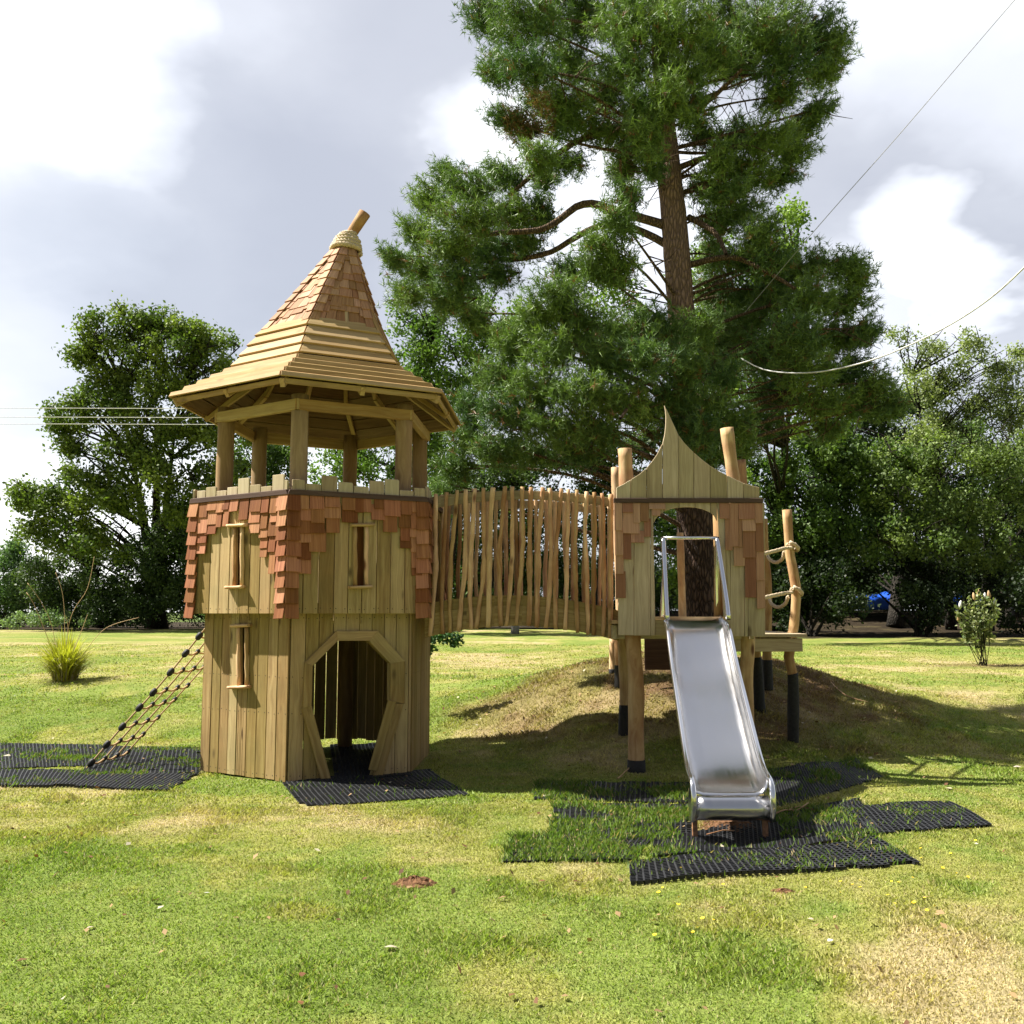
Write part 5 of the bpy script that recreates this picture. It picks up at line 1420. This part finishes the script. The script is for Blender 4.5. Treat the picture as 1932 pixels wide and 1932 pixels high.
# stump
st = G(971, 1196)
mb = MB(); mb.tube([st+Vector((0, 0, -.1)), st+Vector((.02, 0, .2)), st+Vector((.0, 0, .42))], [.17, .14, .15], seg=14, jit=.06)
tag(mb.build('tree_stump', M['stone'], None, org=st), 'small grey tree stump on the far lawn under the bridge', 'tree stump')
# molehill
def clod(name, label, cat, c, rad, hgt, mat, seed, jit=.35):
    r = random.Random(seed); mb = MB(); n = 26; R_ = 7; b = len(mb.v)
    for i in range(R_+1):
        f = i/R_
        for k in range(n):
            a = 2*PI*k/n; rr2 = rad*f*(1+r.uniform(-jit, jit)*.35)
            x, y = c.x+math.cos(a)*rr2, c.y+math.sin(a)*rr2*.7
            mb.v.append(Vector((x, y, h(x, y)-.01+hgt*(1-f*f)*(1+r.uniform(-jit, jit)))))
    for i in range(R_):
        for k in range(n):
            mb.face((i*n+k, (i+1)*n+k, (i+1)*n+(k+1) % n, i*n+(k+1) % n), [(0, 0)]*4, .5, False)
    return tag(mb.build(name, mat, None, org=c), label, cat)
clod('molehill', 'small reddish brown molehill on the lawn below the tower', 'molehill', G(783, 1668), .15, .045, M['soil'], 1)
clod('soil_heap', 'loose brown soil scuffed up under the slide lip', 'soil heap', G(1380, 1560), .30, .03, M['soil'], 2)
clod('worm_cast', 'tiny bare soil patch in the lawn below the slide mats', 'soil patch', G(1478, 1682), .10, .02, M['soil'], 3)
# boots of clay at log legs
# tarpaulin behind the hedge
def sheetobj(pxs, Y, label):
    mb = MB(); top = []
    n = 16
    a, b_ = P(pxs[0], pxs[2], Y), P(pxs[1], pxs[3], Y)
    w = b_.x-a.x; zt = a.z; zb = b_.z
    rows = []
    for j in range(7):
        f = j/6; rr2 = []
        for i in range(n+1):
            u = i/n
            z = zt+.10*math.sin(u*5+j)+(.08*math.sin(u*17)) if j < 3 else zt+(zb-zt)*(f-.33)/.67
            y = Y+1.6-1.6*min(1, f*2.2)+.06*math.sin(u*23+j)
            rr2.append(Vector((a.x+w*u, y, z)))
        rows.append(rr2)
    sheet(mb, rows)
    o = mb.build('tarpaulin', M['tarp'], None, org=(a.x+w/2, Y, zb)); tag(o, label, 'tarpaulin')
    mo = o.modifiers.new('s', 'SOLIDIFY'); mo.thickness = .02
sheetobj((1585, 1700, 1119, 1150), 38.6, 'bright blue tarpaulin seen low through the hedge, left one beside the platform railing')
sheetobj((1775, 1870, 1121, 1150), 38.6, 'bright blue tarpaulin glimpsed behind the buddleia shrub')
# fallen leaves, flowers, twigs
def fallen(px, py, s, col, label, seed):
    s *= .62; col = tuple(c*.75 for c in col)
    r = np.random.default_rng(seed); g = G(px, py); V = []; n = 3
    c = np.array(g)+np.array((0, 0, .022)); a = r.random()*6.28
    t = np.array((math.cos(a), math.sin(a), .04)); b = np.array((-math.sin(a), math.cos(a), .12))
    N5 = 6
    mid_ = [c+t*s*(i/N5-.5)+np.array((0, 0, .008*math.sin(i/N5*PI)*(s/.09))) for i in range(N5+1)]
    w = [s*.34*math.sin(PI*min(1, (i+.35)/(N5+.6))) for i in range(N5+1)]
    for i in range(N5):
        for sg in (-1, 1):
            e0 = mid_[i]+b*w[i]*sg; e1 = mid_[i+1]+b*w[i+1]*sg
            V += [mid_[i], e0, e1, mid_[i+1]]
    o = soup('fallen_leaf', np.array(V), 4, np.tile(col, (len(V)//4, 1)), M['dry'], None, g)
    tag(o, label, 'leaf', 'dead leaves lying on the lawn')
fallen(737, 1796, .10, (.55, .48, .36), 'pale curled dead leaf on the lawn directly below the molehill', 1)
fallen(570, 1848, .07, (.22, .10, .05), 'brown dead leaf in the green patch nearest the camera left of centre', 2)
fallen(1567, 1783, .06, (.7, .68, .6), 'whitish leaf on the lawn in front of the slide mats', 3)
fallen(1920, 1451, .12, (.6, .5, .42), 'pale leaf on the lawn at the right edge of the view', 4)
fallen(1790, 1492, .11, (.55, .5, .3), 'straw coloured leaf above the rightmost mat', 5)
fallen(390, 1692, .05, (.75, .73, .68), 'small white leaf on the lawn below the net', 6)
fallen(170, 1758, .06, (.6, .5, .4), 'tan leaf on the lawn at the left', 7)
fallen(567, 1902, .06, (.25, .12, .05), 'dark brown leaf at the very bottom of the view', 8)
fallen(1530, 1742, .05, (.6, .45, .35), 'small pinkish leaf among the yellow flowers', 9)
fallen(12, 1430, .16, (.62, .55, .42), 'large pale leaf lying on the mat at the left edge', 10)
fallen(1030, 1506, .10, (.6, .5, .38), 'tan leaf beside the doorway mat', 11)
fallen(250, 1240, .2, (.6, .42, .25), 'orange brown leaf on the lawn behind the scramble net', 12)
rl = np.random.default_rng(8); nl_ = 900
yy = 3.4+rl.random(nl_)**.8*16; xx = (rl.random(nl_)*2-1)*.58*yy
nm = 700; am = rl.random(nm)*2*PI; rm = 3.1*rl.random(nm)**.6
xx = np.concatenate([xx, MC[0]+np.cos(am)*rm]); yy = np.concatenate([yy, MC[1]+np.sin(am)*rm]); zz_ = H(xx, yy)+.022
kk = rl.random((len(xx), 1)); lc = np.where(kk < .6, np.array((.30, .20, .10)), np.where(kk < .9, np.array((.14, .07, .035)), np.array((.5, .45, .34))))*(.7+.6*rl.random((len(xx), 1)))
kp = ~(((xx-TC.x)**2+(yy-TC.y)**2) < 1.4)
lv = leaves(np.stack([xx, yy, zz_], -1)[kp], .038, rl, up=2.5)
tag(soup('leaf_litter', lv, 4, lc[kp], M['dry']), 'tiny dry leaf fragments scattered through the grass and over the mound', 'leaf litter', None, 'stuff')
r_ = random.Random(4)
fl = [(700, 512), (755, 480), (790, 470), (898, 463), (620, 595), (632, 573), (685, 640), (688, 612), (812, 690), (760, 720), (605, 750), (1145, 575), (1270, 590), (1275, 553), (1315, 562), (1340, 548), (1345, 575), (1455, 550), (1530, 538), (1443, 605), (1540, 632), (1613, 645), (1585, 660), (1465, 630), (1693, 520), (1695, 568), (1565, 467), (1563, 430), (1670, 450), (1350, 500), (850, 563), (780, 527), (690, 513), (1578, 610), (1610, 440), (1730, 535), (1760, 405), (1640, 505), (730, 655), (742, 738), (1480, 560), (780, 690)]
ym, nt, out = newmat('yellow_petal'); n = N(nt)
nt.links.new(n('BsdfPrincipled', {'Base Color': (.85, .60, .02, 1), 'Roughness': .6}).outputs[0], out.inputs[0])
fm = None
for x, y in fl:
    g = G(*z7(x, y))
    if fm is None:
        mb = MB(); o_ = g
        for k in range(14):
            a = 2*PI*k/14
            d = Vector((math.cos(a), math.sin(a), .25)); q = g+Vector((0, 0, .032))
            sd = Vector((-math.sin(a), math.cos(a), 0))*.003
            mb.v += [q-sd*.5, q+sd*.5, q+d*.013+sd, q+d*.013-sd]; b = len(mb.v)-4
            mb.face((b, b+1, b+2, b+3), [(0, 0)]*4, .5)
        mb.tube([g+Vector((0, 0, .028)), g+Vector((0, 0, .036))], .005, seg=6)
        fo = mb.build('yellow_flower', ym, None, org=g); fm = fo
    else:
        fo = fm.copy(); C.objects.link(fo); fo.location = g; fo.rotation_euler = (r_.uniform(-.3, .3), r_.uniform(-.3, .3), r_.uniform(0, 6)); fo.scale = [r_.uniform(.5, .85)]*3
    tag(fo, 'tiny yellow wildflower in the grass in front of the slide', 'flower', 'yellow wildflowers around the slide mats')
def twig(pxs, conv, r, label):
    pts = [G(*conv(x, y)) for x, y in pxs]; pts = [p+Vector((0, 0, .028+.02*(i % 2))) for i, p in enumerate(pts)]
    mb = MB(); mb.tube(wob(resample(pts, .05), .004), r, seg=5); 
    tag(mb.build('twig', M['log'], None, org=pts[0]), label, 'twig', 'fallen pine twigs')
twig([(1000, 330), (1070, 305), (1110, 298), (1140, 290), (1155, 270)], z7, .006, 'thin forked pine twig on the grass right of the slide lip')
twig([(790, 385), (850, 380), (890, 372)], z7, .005, 'short twig lying at the edge of the soil below the slide')
twig([(1080, 298), (1120, 292), (1185, 297)], z7, .005, 'straight twig on the mat right of the slide')
twig([(1548, 1268), (1590, 1315), (1640, 1330)], idn, .008, 'bent twig on the mound right of the black sleeved post')
twig([(1200, 1430), (1190, 1455), (1165, 1475)], idn, .006, 'twig by the foot of the front left log leg')

# ------------------------------------------------------------ WIRES
def wire(name, label, pts, r, mat, n=40):
    mb = MB(); mb.tube(resample(pts, max(.1, (Vector(pts[0])-Vector(pts[-1])).length/n)), r, seg=6)
    tag(mb.build(name, M[mat], None, org=Vector(pts[0])), label, 'cable' if name == 'zip_rope' else 'power line', None)
wire('power_line', 'top white power line of three crossing the oak', [P(-300, 769, 33), P(70, 770, 33), P(420, 771, 33), P(900, 771, 33)], .012, 'wire')
wire('power_line', 'middle white power line of three crossing the oak', [P(-300, 786, 33), P(70, 787, 33), P(420, 788, 33), P(900, 788, 33)], .012, 'wire')
wire('power_line', 'lowest white power line of three crossing the oak', [P(-300, 800, 33), P(70, 800, 33), P(420, 801, 33), P(900, 802, 33)], .012, 'wire')
wire('hanging_rope', 'thick pale rope sagging from the pine out to the right', [P(1398, 676, 12.2), P(1440, 697, 12.0), P(1500, 704, 11.6), P(1570, 698, 11.2), P(1660, 674, 10.6), P(1760, 630, 10), P(1850, 576, 9.4), P(1932, 505, 8.8), P(2100, 330, 7.8)], .009, 'wire')
wire('stay_wire', 'fine straight stay wire running up from the pine to the top right', [P(1405, 590, 12.4), P(1550, 420, 11.5), P(1700, 250, 10.8), P(1932, -20, 9.6), P(2100, -200, 9)], .004, 'dwire')

# ------------------------------------------------------------ SKY, SUN, CAMERA
SUN_AZ, SUN_EL = math.radians(171), math.radians(51)
sd = Vector((math.cos(SUN_AZ)*math.cos(SUN_EL), math.sin(SUN_AZ)*math.cos(SUN_EL), math.sin(SUN_EL)))
w = bpy.data.worlds.new('World'); bpy.context.scene.world = w; w.use_nodes = True
nt = w.node_tree; nt.nodes.clear(); n = N(nt); out = n('OutputWorld')
sky = n('TexSky', sky_type='NISHITA'); sky.sun_disc = False; sky.sun_elevation = SUN_EL; sky.sun_rotation = math.radians(279)
bsky = n('Background', {'Color': sky.outputs[0], 'Strength': .10})
d = n('TexCoord').outputs['Generated']
sx_ = n('SeparateXYZ', {0: d})
zz = n('Math', {0: n('Math', {0: sx_.outputs[2], 1: 0.0}, operation='MAXIMUM').outputs[0], 1: .28}, operation='ADD').outputs[0]
pv = n('CombineXYZ', {0: n('Math', {0: sx_.outputs[0], 1: zz}, operation='DIVIDE').outputs[0], 1: n('Math', {0: sx_.outputs[1], 1: zz}, operation='DIVIDE').outputs[0]}).outputs[0]
nz = n('TexNoise', {'Vector': pv, 'Scale': 1.15, 'Detail': 6, 'Roughness': .5, 'Distortion': .15}).outputs['Fac']
nz2 = n('TexNoise', {'Vector': pv, 'Scale': 3.4, 'Detail': 6, 'Roughness': .55}).outputs['Fac']
dw = n('VectorMath', {0: d, 1: n('VectorMath', {0: n('VectorMath', {0: n('TexNoise', {'Vector': pv, 'Scale': 2.4, 'Detail': 5, 'Roughness': .55}).outputs['Color'], 1: (.5, .5, .5)}, operation='SUBTRACT').outputs[0], 'Scale': .26}, operation='SCALE').outputs[0]}, operation='ADD').outputs[0]
dw = n('VectorMath', {0: dw}, operation='NORMALIZE').outputs[0]
bright = None
for (px, py, r0, r1, amp) in [(70, 100, 0, 12, 1.0), (330, 10, 0, 10, .35), (20, 880, 4, 15, .95), (130, 1020, 4, 14, .9), (560, 860, 2, 9, .6), (930, 270, 0, 6, .7), (900, 330, 0, 4, .4), (1780, 500, 0, 5, .95), (1200, 420, 1, 9, .6), (1100, 860, 2, 8, .35), (1880, 30, 0, 12, .7), (1700, 620, 1, 7, .5), (-700, 300, 10, 30, .9)]:
    v_ = ray(px, py).normalized()
    dt = n('VectorMath', {0: dw, 1: tuple(v_)}, operation='DOT_PRODUCT').outputs['Value']
    f = n('MapRange', {'Value': dt, 'From Min': math.cos(math.radians(r1)), 'From Max': math.cos(math.radians(r0)), 'To Min': 0, 'To Max': amp}, interpolation_type='SMOOTHSTEP').outputs[0]
    bright = f if bright is None else n('Math', {0: bright, 1: f}, operation='MAXIMUM').outputs[0]
dark = None
for (px, py, r0, r1, amp) in [(150, 610, 1, 11, 1.0), (430, 500, 2, 13, .5), (-100, 620, 2, 10, .8), (1850, 300, 2, 9, .3)]:
    v_ = ray(px, py).normalized()
    dt = n('VectorMath', {0: dw, 1: tuple(v_)}, operation='DOT_PRODUCT').outputs['Value']
    f = n('MapRange', {'Value': dt, 'From Min': math.cos(math.radians(r1)), 'From Max': math.cos(math.radians(r0)), 'To Min': 0, 'To Max': amp}, interpolation_type='SMOOTHSTEP').outputs[0]
    dark = f if dark is None else n('Math', {0: dark, 1: f}, operation='MAXIMUM').outputs[0]
base = n('MapRange', {'Value': n('Math', {0: nz, 1: n('Math', {0: nz2, 1: .35}, operation='MULTIPLY').outputs[0]}, operation='ADD').outputs[0], 'From Min': .5, 'From Max': .95, 'To Min': 0, 'To Max': .75}).outputs[0]
base = n('Math', {0: base, 1: dark}, operation='SUBTRACT', use_clamp=True).outputs[0]
fac = n('Math', {0: n('Math', {0: base, 1: .55}, operation='MULTIPLY').outputs[0], 1: bright}, operation='ADD', use_clamp=True).outputs[0]
cc = ramp(n, fac, [(0, (.52, .535, .595)), (.35, (.63, .645, .70)), (.7, (.92, .94, 1.0)), (1, (1.25, 1.25, 1.25))])
dk = mixc(n, n('Math', {0: dark, 1: .55}, operation='MULTIPLY').outputs[0], cc, (.40, .43, .50))
CLOUD = .44
behind = n('MapRange', {'Value': sx_.outputs[1], 'From Min': -.35, 'From Max': .25, 'To Min': .40, 'To Max': 1.0}, interpolation_type='SMOOTHSTEP').outputs[0]  # unseen sky behind the camera dimmed, added to cut fill and deepen shade
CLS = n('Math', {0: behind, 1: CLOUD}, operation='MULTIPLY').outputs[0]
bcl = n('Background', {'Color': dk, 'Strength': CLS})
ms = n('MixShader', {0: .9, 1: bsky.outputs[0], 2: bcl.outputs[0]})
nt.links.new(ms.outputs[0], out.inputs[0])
sun = bpy.data.lights.new('Sun', 'SUN'); sun.energy = 5.0; sun.angle = math.radians(.6); sun.color = (1, .945, .85)
so = bpy.data.objects.new('sun', sun); C.objects.link(so)
so.rotation_euler = sd.to_track_quat('Z', 'Y').to_euler()
cam = bpy.data.cameras.new('Camera'); cam.sensor_width = 36; cam.sensor_fit = 'HORIZONTAL'; cam.lens = 36*F/1932; cam.clip_end = 2000; cam.clip_start = .05
co_ = bpy.data.objects.new('camera', cam); C.objects.link(co_); co_.location = (0, 0, CAMH); co_.rotation_euler = (PI/2+PIT, 0, 0)
sc = bpy.context.scene; sc.camera = co_
sc.view_settings.view_transform = 'Standard'; sc.view_settings.look = 'None'; sc.view_settings.exposure = 1.45; sc.view_settings.gamma = 1
sc.cycles.max_bounces = 6; sc.cycles.transparent_max_bounces = 4; sc.cycles.diffuse_bounces = 2; sc.cycles.glossy_bounces = 3; sc.cycles.transmission_bounces = 2
sc.cycles.sample_clamp_indirect = 6
